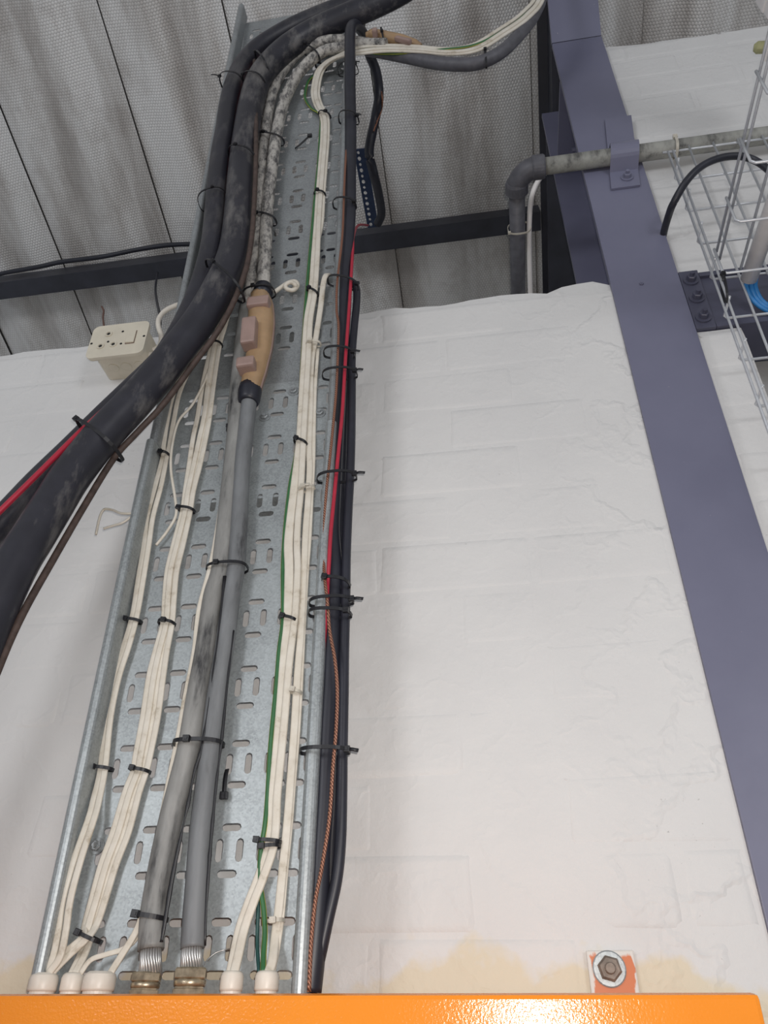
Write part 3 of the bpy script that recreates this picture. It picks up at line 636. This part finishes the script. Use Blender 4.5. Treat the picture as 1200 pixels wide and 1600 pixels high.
cable('flat_twin_cable', 'white flat cable at the far right beside the tray lip, slightly hidden', 'cable', [(497, 545, .004), (493, 600, .005), (491, 660, .005), (490, 720, .005), (487, 780, .005), (484, 840, .005), (480, 892, .005), (475, 975, .005), (471, 1058, .005), (466, 1142, .005), (459, 1225, .005), (454, 1290, .005), (447, 1360, .005), (441, 1430, .005), (434, 1480, .008), (426, 1520, .02)], 7, M['white'], prof='flat')
mats_g = [1 if i in (1, 7) else 0 for i in range(16)]
cable('earth_wire', 'green and yellow earth wire along the right-hand white bundle into the last gland', 'wire',
      [(866, -106, .042), (846, -10, .05), (817, 26, .05), (780, 52, .05), (740, 71, .052), (690, 78, .05), (640, 83, .046), (595, 84, .044), (557, 82, .045), (525, 92, .035), (500, 112, .01), (483, 125, .006), (477, 145, .006), (478, 157, .006), (487, 170, .006), (501, 181, .006), (500, 213, .006), (497, 260, .006), (492, 310, .006), (487, 367, .006), (481, 433, .006), (476, 500, .006), (472, 567, .006), (468, 642, .006), (464, 700, .006), (454, 754, .006), (448, 800, .006), (444, 846, .006), (442, 892, .006), (442, 967, .008), (436, 1017, .008), (431, 1079, .008), (423, 1162, .008), (418, 1246, .008), (414, 1290, .01), (408, 1328, .008), (406, 1374, .008), (412, 1420, .01), (414, 1457, .012), (412, 1490, .018), (411, 1520, .026)], 7, [M['green'], M['yellow']], refi=29, n=16, mats=mats_g)
cable('earth_wire', 'short dark green wire beside the green and yellow one above the last gland', 'wire', [(411, 1335, .004), (405, 1380, .004), (403, 1430, .005), (402, 1475, .008), (405, 1522, .022)], 6, M['teal'])
cable('loose_wire', 'stripped forked white wire poking out left of the tray edge', 'wire', [(228, 782, .02), (212, 800, .03), (190, 802, .032), (176, 797, .03), (163, 796, .03), (156, 808, .03), (150, 835, .03)], 4, M['white'], n=8)
cable('loose_wire', 'lower fork of the stripped white wire left of the tray', 'wire', [(226, 786, .02), (210, 803, .03), (193, 816, .034), (178, 821, .034), (162, 826, .034)], 4, M['white'], n=8)
cable('bonding_wire', 'thin bare wire from the spotted brass gland to a tray slot', 'wire', [(316, 1515, .02), (324, 1500, .012), (337, 1489, .008), (352, 1484, .005), (364, 1483, -.004)], 2.2, M['strand'], n=6)
cable('knotted_cable', 'short white cable end knotted through a tray slot beside the amber joint', 'cable', [(428, 457, .012), (438, 450, .012), (450, 442, .012), (461, 440, .012), (465, 446, .012), (459, 453, .014), (449, 452, .016), (446, 446, .018), (454, 441, .02), (462, 446, .018), (459, 452, .004)], 7, M['white'], n=10)

# ------------------------------------------------------------------ black cables outside the right lip
o1 = .012
cable('black_cable', 'black cable looping over the tray top and running down outside its right lip', 'cable',
      [(590, 350, -.54), (596, 333, -.5), (591, 300, -.4), (583, 267, -.3), (577, 235, -.25), (586, 187, -.2), (592, 150, -.15), (588, 113, -.12), (578, 87, -.09), (572, 66, -.04), (566, 50, .01), (557, 40, .05), (550, 41, .07), (547, 55, .076), (547, 100, .066), (547, 145, .046), (548, 200, .034), (547, 267, .03), (546, 333, .03), (541, 397, .028), (538, 475, .026), (533, 558, .022), (529, 620, .02), (525, 683, .018), (521, 760, .018), (518, 829, .018), (521, 890, .018), (519, 975, .018), (516, 1058, .018), (511, 1142, .018), (507, 1246, .018), (502, 1320, .018), (499, 1380, .018), (495, 1440, .018), (490, 1498, .018), (484, 1550, .018)], 22, M['black'], refi=20, n=16)
cable('black_cable', 'outermost black cable right of the tray, its top end bent over below the purlin', 'cable',
      [(549, 447, .01), (552, 443, .016), (557, 452, .02), (557, 475, .02), (553, 517, .02), (550, 560, .02), (550, 600, .02), (549, 683, .02), (547, 746, .02), (544, 800, .02), (541, 871, .02), (540, 940, .02), (538, 1010, .02), (537, 1079, .02), (535, 1175, .02), (534, 1246, .02), (532, 1314, .02), (526, 1374, .02), (512, 1438, .02), (499, 1498, .018), (486, 1550, .016)], 16, M['black'], refi=12, n=14)
cable('black_cable', 'middle black cable hidden behind its neighbours right of the tray lip', 'cable',
      [(543, 560, .006), (540, 620, .006), (537, 700, .006), (534, 800, .006), (531, 900, .006), (530, 1000, .006), (527, 1100, .006), (523, 1200, .006), (520, 1292, .006), (517, 1351, .008), (508, 1420, .008), (500, 1470, .01), (491, 1520, .01), (486, 1552, .01)], 14, M['black'], refi=6)
cable('red_wire', 'red wire climbing the black cables outside the right tray lip', 'wire', [(575, 352, -.5), (560, 352, -.2), (552, 370, .0), (551, 392, .03), (546, 475, .045), (540, 558, .042), (535, 642, .04), (529, 704, .04), (523, 767, .04), (517, 829, .04), (514, 880, .038), (512, 910, .034), (510, 954, .033), (505, 1017, .03), (500, 1100, .028), (497, 1175, .026), (495, 1246, .022), (493, 1290, .018), (490, 1350, .012), (486, 1420, .008)], 6.5, M['red'], refi=9, n=10)
cable('copper_wire', 'bare stranded copper wire twisting down over the black cables at the right lip', 'wire', [(541, 235, .04), (538, 290, .046), (535, 367, .047), (527, 440, .046), (526, 485, .044), (529, 512, .046), (526, 600, .042), (521, 660, .04), (515, 720, .04), (510, 767, .04), (506, 829, .038), (506, 880, .038), (508, 910, .046), (512, 945, .048), (515, 985, .044), (523, 1029, .046), (527, 1079, .046), (525, 1142, .046), (520, 1200, .046), (517, 1250, .046), (513, 1292, .045), (502, 1360, .045), (493, 1406, .044), (486, 1475, .042), (483, 1550, .04)], 6, M['copper'], refi=18, n=10)
cable('copper_wire', 'thin copper wire following the hanging black loop near the roof', 'wire', [(588, 108, -.12), (597, 150, -.145), (596, 172, -.18), (590, 188, -.19), (584, 205, -.21)], 2.5, M['copper'], n=6)
# perforated strip between loop and purlin
a, b = PY(562, 232, 0.22), PY(583, 354, 0.50)
u = (b-a).normalized(); s_ = Vector((1, 0, 0)); s_ = (s_-u*s_.dot(u)).normalized(); nn = u.cross(s_); Lh = (b-a).length; wd = 0.036
polys = [[Vector((-wd/2, 0, 0)), Vector((wd/2, 0, 0)), Vector((wd/2, Lh, 0)), Vector((-wd/2, Lh, 0))]]
for i in range(14):
    c = Lh*(0.04+0.92*i/13); r_ = 0.0055 if i % 2 else 0.0042
    polys.append([Vector((-0.006+r_*math.cos(t*math.pi/4), c+r_*1.5*math.sin(t*math.pi/4), 0)) for t in range(8)])
bm = bmesh.new(); V = [bm.verts.new(a+s_*p.x+u*p.y) for pl in polys for p in pl]
for t in tessellate_polygon(polys): bm.faces.new([V[i] for i in t])
g = bmesh.ops.extrude_face_region(bm, geom=list(bm.faces)); bmesh.ops.translate(bm, verts=[v for v in g['geom'] if isinstance(v, bmesh.types.BMVert)], vec=nn*0.004)
tag(bmobj('perforated_strip', bm, M['bluestrip']), 'dark blue perforated metal strip hanging beside the black loop above the purlin', 'metal strip')
# bundle leaving to the right under the roof
cable('black_cable', 'dark flat cable sagging from the tray top towards the column head', 'cable', [(574, 78, .03), (600, 82, .034), (640, 90, .034), (680, 98, .034), (720, 101, .034), (752, 97, .034), (785, 80, .034), (813, 52, .034), (835, 22, .034), (850, -18, .034), (868, -110, .034)], 20, M['rubber'], refi=4)

# ------------------------------------------------------------------ water pipe over the column
pipe = empty('steel_pipe', PY(930, 240, -0.026)); tag(pipe, 'weathered grey steel pipe clamped across the column with an elbow turning over the wall', 'pipe')
pzc, pyc, pr = 3.197, -0.0262, 0.0185
ex = PZ(809, 400, pzc).x+0.010
bm = bmesh.new(); sweep(bm, [Vector((ex+0.035, pyc, pzc)), Vector((0.5, pyc, pzc)), Vector((1.4, pyc, pzc))], circ(pr, 24)); sub(bmobj('straight_run', bm, M['pipe']), pipe)
yb = pyc+0.052; ec = Vector((ex+0.035, pyc, pzc)); 
arc = [Vector((ex+0.035, pyc, pzc))]+[Vector((ex+0.035-0.045*math.sin(a), pyc+0.045-0.045*math.cos(a), pzc)) for a in [math.pi/2*k/8 for k in range(1, 9)]]
bm = bmesh.new(); sweep(bm, arc, circ(pr*1.28, 24)); sub(bmobj('elbow', bm, M['rubber'], None, True), pipe)
bm = bmesh.new(); lathe(bm, [(pr*1.28, -0.004), (pr*1.42, 0), (pr*1.42, 0.022), (pr*1.3, 0.025)], arc[0]+Vector((-0.008, 0, 0)), (1, 0, 0), 24); lathe(bm, [(pr*1.28, -0.006), (pr*1.4, 0), (pr*1.4, 0.022), (pr*1.2, 0.025)], arc[-1]+Vector((0, -0.012, 0)), (0, 1, 0), 24)
sub(bmobj('elbow_socket_rim', bm, M['rubber']), pipe)
bm = bmesh.new(); sweep(bm, [arc[-1], arc[-1]+Vector((0, 0.3, 0)), arc[-1]+Vector((0, 1.3, -0.0))], circ(pr, 24), ref=Vector((0, 0, 1))); sub(bmobj('rear_run', bm, M['rubber']), pipe)
# saddle clamp
brk = empty('pipe_saddle', (0.36, FY, pzc)); tag(brk, 'blue-grey saddle bracket bolted to the column over the steel pipe', 'pipe bracket')
prof = [(-0.0, 3.105), (-0.0, 3.163)]+[(-0.0202-0.0225*math.sin(a)*1.0, pzc-0.0225*math.cos(a)*1.15) for a in [math.pi*k/10 for k in range(1, 10)]]+[(0, 3.232), (0, 3.375)]
bm = bmesh.new(); L_ = []
for k, (y, z) in enumerate(prof):
    t = (z-3.085)/0.29; xc = 0.354+0.030*t; L_.append([bm.verts.new((xc+s*0.030, FY-0.0006+y-d, z)) for s, d in ((-1, 0), (1, 0), (1, 0.005), (-1, 0.005))])
for a, b in zip(L_, L_[1:]):
    for i in range(4): bm.faces.new((a[i], a[(i+1) % 4], b[(i+1) % 4], b[i]))
bm.faces.new(L_[0]); bm.faces.new(L_[-1][::-1]); sub(bmobj('saddle_strap', bm, M['steel']), brk)
sub(bolt('bolt', (0.364, FY-0.0056, 3.136), (0, -1, 0), 0.0085, 0.012, M['steel']), brk)
cable('grey_cable', 'pale grey cable clipped to the pipe elbow and running back over the wall', 'cable', [(868, 262, .03), (850, 272, .045), (838, 288, .06), (830, 312, .08), (827, 350, .12), (827, 400, .2), (829, 470, .31)], 8, M['pvc'], mode='abs', refi=4)
# draped wires round the purlin and above the socket
cable('black_wire', 'thin black cable lying along the purlin on the left', 'wire', [(-40, 440, .55), (0, 428, .55), (60, 417, .55), (98, 409, .55), (160, 401, .55), (215, 390, .55), (262, 383, .55), (310, 381, .55), (345, 380, .55)], 7, M['black'], mode='abs', n=8)
cable('black_wire', 'thin black wire dangling from the purlin behind the socket box', 'wire', [(246, 426, .58), (243, 450, .55), (245, 470, .4), (250, 495, .2), (249, 520, .02)], 4, M['black'], mode='abs', n=8)
cable('copper_wire', 'short brown wire with a bright tip sticking up from the socket box', 'wire', [(163, 513, -.03), (161, 497, -.03), (162, 486, -.03), (159, 479, -.03)], 3, M['wirebrown'], mode='abs', n=8)

# ------------------------------------------------------------------ switched socket on the wall head
so = empty('switched_socket', PY(182, 535, -0.08)); tag(so, 'cream surface-mounted switched socket box at the top of the wall', 'socket')
fa = [PY(145, 512, -0.08), PY(232, 500, -0.08), PY(226, 548, -0.08), PY(134, 563, -0.08)]
X0, X1 = (fa[0].x+fa[3].x)/2, (fa[1].x+fa[2].x)/2; Z0, Z1 = (fa[2].z+fa[3].z)/2, (fa[0].z+fa[1].z)/2
def rrect(bm, x0, x1, z0, z1, r, y0, y1, taper=0.0):
    pts = []
    for cx, cz, a0 in ((x1-r, z1-r, 0), (x0+r, z1-r, 90), (x0+r, z0+r, 180), (x1-r, z0+r, 270)):
        for k in range(6): a = math.radians(a0+18*k); pts.append((cx+r*math.cos(a), cz+r*math.sin(a)))
    mx, mz = (x0+x1)/2, (z0+z1)/2
    A = [bm.verts.new((mx+(x-mx)*(1-taper), y0, mz+(z-mz)*(1-taper))) for x, z in pts]; B = [bm.verts.new((x, y1, z)) for x, z in pts]; n = len(pts)
    bm.faces.new(A); bm.faces.new(B[::-1])
    for i in range(n): bm.faces.new((A[i], B[i], B[(i+1) % n], A[(i+1) % n]))
bm = bmesh.new(); rrect(bm, X0, X1, Z0, Z1, 0.013, -0.080, -0.0745); rrect(bm, X0+.001, X1-.001, Z0+.001, Z1-.001, 0.0125, -0.0745, -0.071); sub(bmobj('face_plate', bm, M['plastic']), so)
bm = bmesh.new(); rrect(bm, X0+0.006, X1-0.006, Z0+0.017, Z1-0.006, 0.012, -0.071, -0.0005, 0.0); sub(bmobj('back_box', bm, M['plastic']), so)
for x in (X0+0.035, X0+0.062, X0+0.09):
    bm = bmesh.new(); lathe(bm, [(0.0105, 0), (0.0105, 0.0012), (0.009, 0.0016)], (x, -0.033, Z0+0.0172), (0, 0, -1), 20); sub(bmobj('knockout', bm, M['plastic']), so)
def face(px, py): return PY(px, py, -0.080)
for px, py in ((170, 522), (157, 541), (177, 538)):
    p = face(px, py); bm = bmesh.new(); lathe(bm, [(0.0078, 0.0), (0.0078, 0.0018), (0.005, 0.0018), (0.0045, 0.0004)], p, (0, -1, 0), 20, False); r_ = sub(bmobj('socket_ring', bm, M['plastic']), so)
    bm = bmesh.new(); lathe(bm, [(0.0034, 0.0003), (0.0034, 0.0006)], p, (0, -1, 0), 16); sub(bmobj('socket_hole', bm, M['dark']), so)
for px, py in ((143, 537), (225, 525), (192, 518), (189, 537), (169, 534)):
    p = face(px, py); bm = bmesh.new(); lathe(bm, [(0.0026, 0.0), (0.0026, 0.0004)], p, (0, -1, 0), 12); sub(bmobj('screw_hole', bm, M['dark']), so)
p = face(205, 527); bm = bmesh.new()
mt = Matrix.Translation(p) @ Matrix.Rotation(math.radians(6), 4, 'Z'); box(bm, (-0.0085, -0.004, -0.0165), (0.0085, 0.002, 0.0165), mt, 0.001); sub(bmobj('rocker_switch', bm, M['plastic']), so)
bm = bmesh.new(); box(bm, (p.x-0.0095, -0.0806, p.z-0.0178), (p.x+0.0095, -0.0796, p.z+0.0178)); sub(bmobj('switch_recess', bm, M['wirebrown']), so)
cable('white_cable', 'white cable curving from behind the tray into the socket box', 'cable', [(290, 474, -.03), (276, 477, -.03), (258, 486, -.032), (248, 499, -.035), (248, 512, -.035), (252, 525, -.035), (250, 540, -.035), (238, 548, -.035)], 8, M['gland'], mode='abs', n=12)
bm = bmesh.new(); q = Vector((X1-0.006, -0.035, Z0+0.03)); lathe(bm, [(0.013, 0), (0.013, 0.01), (0.0105, 0.011), (0.0105, 0.026), (0.007, 0.03)], q, (1, 0, 0), 18); sub(bmobj('side_gland', bm, M['gland']), so)

# ------------------------------------------------------------------ wire baskets on the right
WR = 0.0024
def rod(bm, pts, r=WR, step=1): sweep(bm, [Vector(p) for p in pts], circ(r, 8), fixref=False)
bk = empty('wire_basket_tray', (0.448, -0.03, 2.2)); tag(bk, 'bright zinc wire basket tray standing upright on the wall right of the column', 'wire basket')
BX, BY, BW = 0.448, -0.032, 0.30
zt_ = PY(1040, 238, BY).z; rungs = [zt_-0.1045*k for k in range(13)]
for z in rungs:
    bm = bmesh.new(); c = 0.006
    rod(bm, [(BX-0.004, BY, z), (BX+BW+0.004, BY, z)] if z == zt_ else [(BX, BY-0.05, z), (BX, BY-c, z), (BX+c, BY, z), (BX+BW-c, BY, z), (BX+BW, BY-c, z), (BX+BW, BY-0.05, z)]); sub(bmobj('cross_wire', bm, M['zinc']), bk)
for x, y in [(BX, BY-0.05), (BX, BY-0.027), (BX+BW, BY-0.05), (BX+BW, BY-0.027)]+[(BX+0.05*k, BY) for k in range(1, 6)]:
    bm = bmesh.new(); yy = y - (WR*2 if y == BY else 0); xx = x-(WR*2 if x == BX else -WR*2 if x == BX+BW else 0)
    rod(bm, [(xx, yy, rungs[-1]-0.03), (xx, yy, zt_+(0.004 if y == BY else -0.075 if y < BY-0.04 else -0.04))]); sub(bmobj('long_wire', bm, M['zinc']), bk)
hb = empty('wire_basket_tray', (0.5, -0.3, 2.71)); tag(hb, 'zinc wire basket tray coming forward overhead from the upright basket at right', 'wire basket')
HXL, HZ, HW = 0.4485, 2.708, 0.26
for k in range(9):
    y = -0.088-0.1045*k; bm = bmesh.new(); c = 0.006
    rod(bm, [(HXL, y, HZ+0.068), (HXL, y, HZ+c), (HXL+c, y, HZ), (HXL+HW-c, y, HZ), (HXL+HW, y, HZ+c), (HXL+HW, y, HZ+0.068)]); sub(bmobj('cross_wire', bm, M['zinc']), hb)
for x, z in [(HXL, HZ+0.066), (HXL, HZ+0.044), (HXL+HW, HZ+0.066), (HXL+HW, HZ+0.044)]+[(HXL+0.03+0.052*k, HZ) for k in range(5)]:
    bm = bmesh.new(); xx = x+(WR*2 if x == HXL else -WR*2 if x == HXL+HW else 0); zz = z+(WR*2 if z == HZ else 0)
    rod(bm, [(xx, -0.083, zz), (xx, -0.95, zz)]); sub(bmobj('long_wire', bm, M['zinc']), hb)
# conduit and network cables lying in the forward basket
ca = PZ(1171, 433, HZ+0.027); 
bm = bmesh.new(); r_ = 25.5/2*depth(ca)/F
L2 = [ca+Vector((0, 0.004, 0)), ca+Vector((0.012, -0.3, 0)), ca+Vector((0.03, -0.8, 0))]
sweep(bm, L2, circ(r_, 24), ref=Vector((0, 0, 1)))
tag(bmobj('conduit', bm, M['pvc']), 'white plastic conduit lying in the forward wire basket with blue cables leaving it', 'conduit')
for k, (dx, lab) in enumerate(((-0.006, 'left blue network cable drooping out of the white conduit end'), (0.002, 'middle blue network cable drooping out of the white conduit end'), (0.009, 'right blue network cable drooping out of the white conduit end'))):
    bm = bmesh.new(); p0 = ca+Vector((dx, -0.01, -0.004)); sweep(bm, spline([p0, p0+Vector((0.004, 0.03, -0.006)), p0+Vector((0.022, 0.048, -0.032)), p0+Vector((0.06+0.008*k, 0.052, -0.058)), p0+Vector((0.14, 0.05, -0.075-0.006*k))], 6), circ(0.0042, 10))
    tag(bmobj('network_cable', bm, M['blue']), lab, 'cable')
cable('black_cable', 'black cable arching from behind the column through the wire baskets', 'cable', [(1026, 415, .025), (1034, 378, .008), (1039, 356, -.018), (1045, 336, -.045), (1052, 318, -.075), (1072, 284, -.105), (1096, 260, -.115), (1125, 247, -.115), (1155, 244, -.11), (1180, 251, -.1), (1203, 268, -.095), (1230, 300, -.09)], 11.5, M['black'], mode='abs', refi=5)
# luminaire above
lm = empty('strip_light', (0.62, -0.4, 3.25)); tag(lm, 'white strip light housing with grey diffuser at the upper right edge', 'strip light')
lp = PY(1190, 22, -0.25)
sub(boxobj('housing', (lp.x, -0.95, lp.z), (lp.x+0.11, -0.25, lp.z+0.05), M['pvc'], None, 0.004), lm)
sub(boxobj('diffuser', (lp.x+0.008, -0.94, lp.z-0.022), (lp.x+0.102, -0.285, lp.z), M['glassy'], None, 0.008), lm)
sub(boxobj('end_cap', (lp.x+0.003, -0.284, lp.z-0.027), (lp.x+0.107, -0.25, lp.z), M['pvc'], None, 0.004), lm)
kp = PY(1181, 74, -0.25)
bm = bmesh.new(); lathe(bm, [(0.006, 0), (0.011, 0.006), (0.011, 0.02), (0.006, 0.026)], kp+Vector((-0.004, 0, 0)), (1, 0, -0.25), 12); sub(bmobj('latch_knob', bm, M['olive']), lm)
hp = PY(1194, 78, -0.25); bm = bmesh.new()
vs_ = [PY(x, y, -0.25) for x, y in ((1189, 97), (1192, 78), (1200, 60), (1216, 56), (1216, 95))]
A = [bm.verts.new(v) for v in vs_]; B = [bm.verts.new(v+Vector((0, -0.05, 0))) for v in vs_]; bm.faces.new(A); bm.faces.new(B[::-1])
for i in range(5): bm.faces.new((A[i], B[i], B[(i+1) % 5], A[(i+1) % 5]))
sub(bmobj('mounting_bracket', bm, M['pvc']), lm)
sub(boxobj('stem', (lp.x+0.03, -0.27, hp.z), (lp.x+0.05, -0.255, lp.z-0.02), M['pvc']), lm)

# ------------------------------------------------------------------ cable ties
def tie(label, a, b, b_px, head=0.5, off=0.008, mode='tray', nrm=(0, -1, 0), width=0.0042, tail=0.0, mat='tie', group=None, back=0.004):
    A = B = None
    if mode != 'world': A, B = (T(a[0], a[1], off), T(b[0], b[1], off)) if mode == 'tray' else (PY(a[0], a[1], off), PY(b[0], b[1], off))
    if mode == 'world': A, B = Vector(a), Vector(b)
    mid = (A+B)/2; h = (B-A)/2; n = Vector(nrm); n = (n-h.normalized()*n.dot(h.normalized())).normalized(); bulge = b_px
    path = []
    for i in range(28):
        th = 2*math.pi*i/28; c, s = math.cos(th), math.sin(th)
        c = math.copysign(abs(c)**0.75, c); s = math.copysign(abs(s)**0.75, s)
        path.append(mid+h*1.04*c+n*(s*bulge if s > 0 else s*back))
    bm = bmesh.new(); k = width/2; ax = h.normalized().cross(n)
    rings = []
    for i, p in enumerate(path):
        o = (p-mid).normalized(); rings.append([bm.verts.new(p+ax*q+o*r) for q, r in ((-k, 0), (k, 0), (k, .0013), (-k, .0013))])
    for i in range(28):
        P1, P2 = rings[i], rings[(i+1) % 28]
        for j in range(4): bm.faces.new((P1[j], P1[(j+1) % 4], P2[(j+1) % 4], P2[j]))
    g = empty('cable_tie', mid); tag(g, label, 'cable tie', group or 'cable ties'); sub(bmobj('strap', bm, M[mat]), g)
    c = -1+2*head; th = math.acos(max(-1, min(1, c))); c2 = math.copysign(abs(math.cos(th))**0.75, math.cos(th)); s2 = abs(math.sin(th))**0.75
    hp_ = mid+h*1.04*c2+n*(s2*bulge+0.002); u = h.normalized()
    mt = Matrix((u, n, ax)).transposed().to_4x4(); mt.translation = hp_; bm = bmesh.new(); q = width/0.0042
    box(bm, (-.0036*q, -.0024*q, -.0034*q), (.0036*q, .0028*q, .0034*q), mt, 0.0006); box(bm, (-.0018*q, .0027*q, -.0016*q), (.0018*q, .0034*q, .0016*q), mt); sub(bmobj('head', bm, M[mat]), g)
    if tail:
        d = (u*(1 if tail > 0 else -1)+n*0.25+ax*0.2).normalized(); bm = bmesh.new(); e = hp_+d*abs(tail)
        sweep(bm, [hp_, (hp_+e)/2+n*0.002, e], [(-k*.9, -.0005), (k*.9, -.0005), (k*.9, .0005), (-k*.9, .0005)], ref=n); sub(bmobj('tail', bm, M[mat]), g)
    return g
L = 'black tie on the leftmost pair of white cables, '
tie(L+'uppermost, just under the thick cable', (252, 712), (265, 713), .012, .25, tail=.012)
tie(L+'halfway up the tray', (198, 970), (221, 973), .010, .1)
tie(L+'lowest', (148, 1200), (176, 1203), .010, .08)
L = 'black tie on the four-cable white bundle, '
tie(L+'topmost below the thick cable', (328, 542), (347, 541), .014, .45)
tie(L+'second from the top', (281, 797), (304, 800), .012, .06)
tie(L+'third from the top', (250, 974), (273, 976), .013, .5)
tie(L+'fourth from the top', (207, 1203), (234, 1207), .013, .3)
tie(L+'lowest, where the cables fan out', (127, 1457), (158, 1472), .014, .12, off=.012)
tie('small black tie on the single white cable under the amber joint', (356, 674), (373, 672), .012, .35, off=.01, tail=.012)
L = 'black tie around the two grey armoured cables, '
tie(L+'upper one', (326, 891), (385, 886), .020, .38, off=.021, back=.018)
tie(L+'middle one', (275, 1163), (347, 1162), .021, .42, off=.021, back=.018, width=.005)
tie('black tie on the light grey armoured cable just above the glands', (218, 1430), (258, 1436), .020, .1, off=.022, back=.016, width=.005)
L = 'black tie around the flaking white pipes, '
tie(L+'at the top of the bend', (474, 78), (499, 93), .02, .3, off=.036, back=.012)
tie(L+'beside the loose tie', (405, 215), (443, 222), .016, .3, off=.021, back=.012, tail=.014)
tie(L+'level with the purlin', (401, 340), (431, 347), .016, .1, off=.021, back=.012, tail=.012)
tie('black tie on the boot at the top of the upright amber joint', (382, 466), (429, 458), .024, .45, off=.026, back=.012)
tie('black tie around the sideways amber joint under the roof', (596, 50), (601, 74), .018, .5, off=.044, back=.01)
L = 'black tie on the right-hand white bundle, '
tie(L+'at its upper curve', (494, 104), (509, 110), .012, .4, off=.012)
tie(L+'where the green loop rejoins', (499, 179), (516, 184), .012, .6, off=.008)
tie(L+'beside the purlin end', (492, 304), (508, 306), .011, .4, off=.008)
tie(L+'left of the folded cable end', (481, 455), (497, 462), .011, .3, off=.008)
tie(L+'below the roof joint line of the tray', (461, 690), (479, 695), .011, .3, off=.008)
tie(L+'halfway down the tray', (441, 966), (463, 971), .011, .2, off=.008)
tie(L+'upper of the low pair', (402, 1314), (438, 1316), .012, .1, off=.009)
tie(L+'lower of the low pair', (409, 1325), (437, 1322), .012, .2, off=.009)
L = 'clear tie on the right-hand white cables, '
tie(L+'near the folded cable end', (480, 538), (501, 539), .010, .4, off=.008, mat='clear')
tie(L+'level with a black bundle tie', (468, 768), (491, 762), .010, .4, off=.008, mat='clear', tail=.012)
tie(L+'midway down the tray', (455, 1081), (470, 1083), .010, .4, off=.008, mat='clear')
tie(L+'close above the glands', (424, 1440), (443, 1438), .010, .4, off=.008, mat='clear', tail=-.006)
L = 'black tie around right tray lip and cables, '
RB = [('highest, near the cable loop', (530, 116), (559, 112), 0.9, .012), ('second from the top', (531, 190), (560, 191), .95, .012), ('crossing in front of the purlin', (522, 323), (556, 324), 0.95, 0.0),
      ('at the cut end of the outer cable', (514, 442), (559, 450), .98, .0), ('upper of a pair above the wall head', (508, 555), (553, 556), .98, .014), ('lower of a pair above the wall head', (506, 590), (557, 587), .96, .016),
      ('below the tray joint', (498, 752), (556, 747), .97, .018), ('topmost of three close together', (506, 911), (546, 915), .2, 0), ('middle of three close together', (486, 945), (551, 941), .98, .018), ('lowest of three close together', (485, 961), (548, 962), .9, 0), ('lowest on the bundle', (472, 1176), (545, 1175), .97, .016)]
for nm, a, b, hd, tl in RB: tie(L+nm, a, b, .022 if b[1] > 300 else .026, hd, off=.030, back=.007, tail=tl, width=.0046)
L = 'black tie on the thick black cables, '
tie(L+'at the left lip near the roof', (346, 131), (381, 133), .03, .05, off=.044, back=.02, tail=-.02)
tie(L+'on the thicker cable beside the roof tie', (382, 131), (415, 136), .032, .1, off=.048, back=.02)
tie(L+'where they part at the top bend', (402, 96), (421, 117), .034, .1, off=.05, back=.02)
tie(L+'midway, on the thicker cable', (360, 247), (401, 254), .034, .42, off=.05, back=.025)
tie(L+'around the lip and the thinner cable', (313, 322), (354, 308), .03, .6, off=.046, back=.02, tail=0)
tie(L+'on the thicker one at the elbow', (326, 420), (379, 462), .036, .38, off=.068, back=.03)
tie(L+'low down over the white wall', (130, 672), (186, 710), .040, .12, off=.096, back=.03, width=.0055)
tie('black tie round the dark cable sagging to the column', (757, 70), (760, 103), .012, .5, off=.035, back=.012, tail=.0)
_x = PY(1053, 224, -0.026).x
tie('white tie around the steel pipe right of the column', (_x, pyc, pzc+0.020), (_x-0.002, pyc, pzc-0.020), .020, .1, mode='world', mat='clear', back=.02, width=.006)
_y = PZ(806, 357, pzc).y
tie('white tie holding the pale cable to the rear pipe', (arc[-1].x-0.021, _y, pzc), (arc[-1].x+0.030, _y, pzc), .021, .05, mode='world', nrm=(0, 0, -1), mat='clear', back=.021)
tie('black tie hanging round the wire baskets beside the white conduit', (1127, 430), (1135, 470), .012, .2, off=-.085, mode='abs', back=.01, tail=.03)
def loose(label, pts, off, headat):
    P = world_pts(pts, off, 'tray'); g = empty('loose_cable_tie', P[0]); tag(g, label, 'cable tie', 'cable ties'); bm = bmesh.new(); k = .0026
    sweep(bm, spline(P, 4), [(-k, -.0006), (k, -.0006), (k, .0006), (-k, .0006)]); sub(bmobj('strap', bm, M['tie']), g)
    p = P[headat]; bm = bmesh.new(); box(bm, (-.005, -.003, -.0045), (.005, .003, .0045), Matrix.Translation(p), .0008); sub(bmobj('head', bm, M['tie']), g)
loose('black tie left dangling from a slot right of the grey armoured cables', [(355, 1202, .001), (353, 1210, .006), (351, 1225, .008), (350, 1243, .008)], .006, 3)
loose('open black tie sticking out of the tray beside the flaking pipes', [(461, 232, .002), (470, 225, .008), (484, 212, .014)], .006, 2)
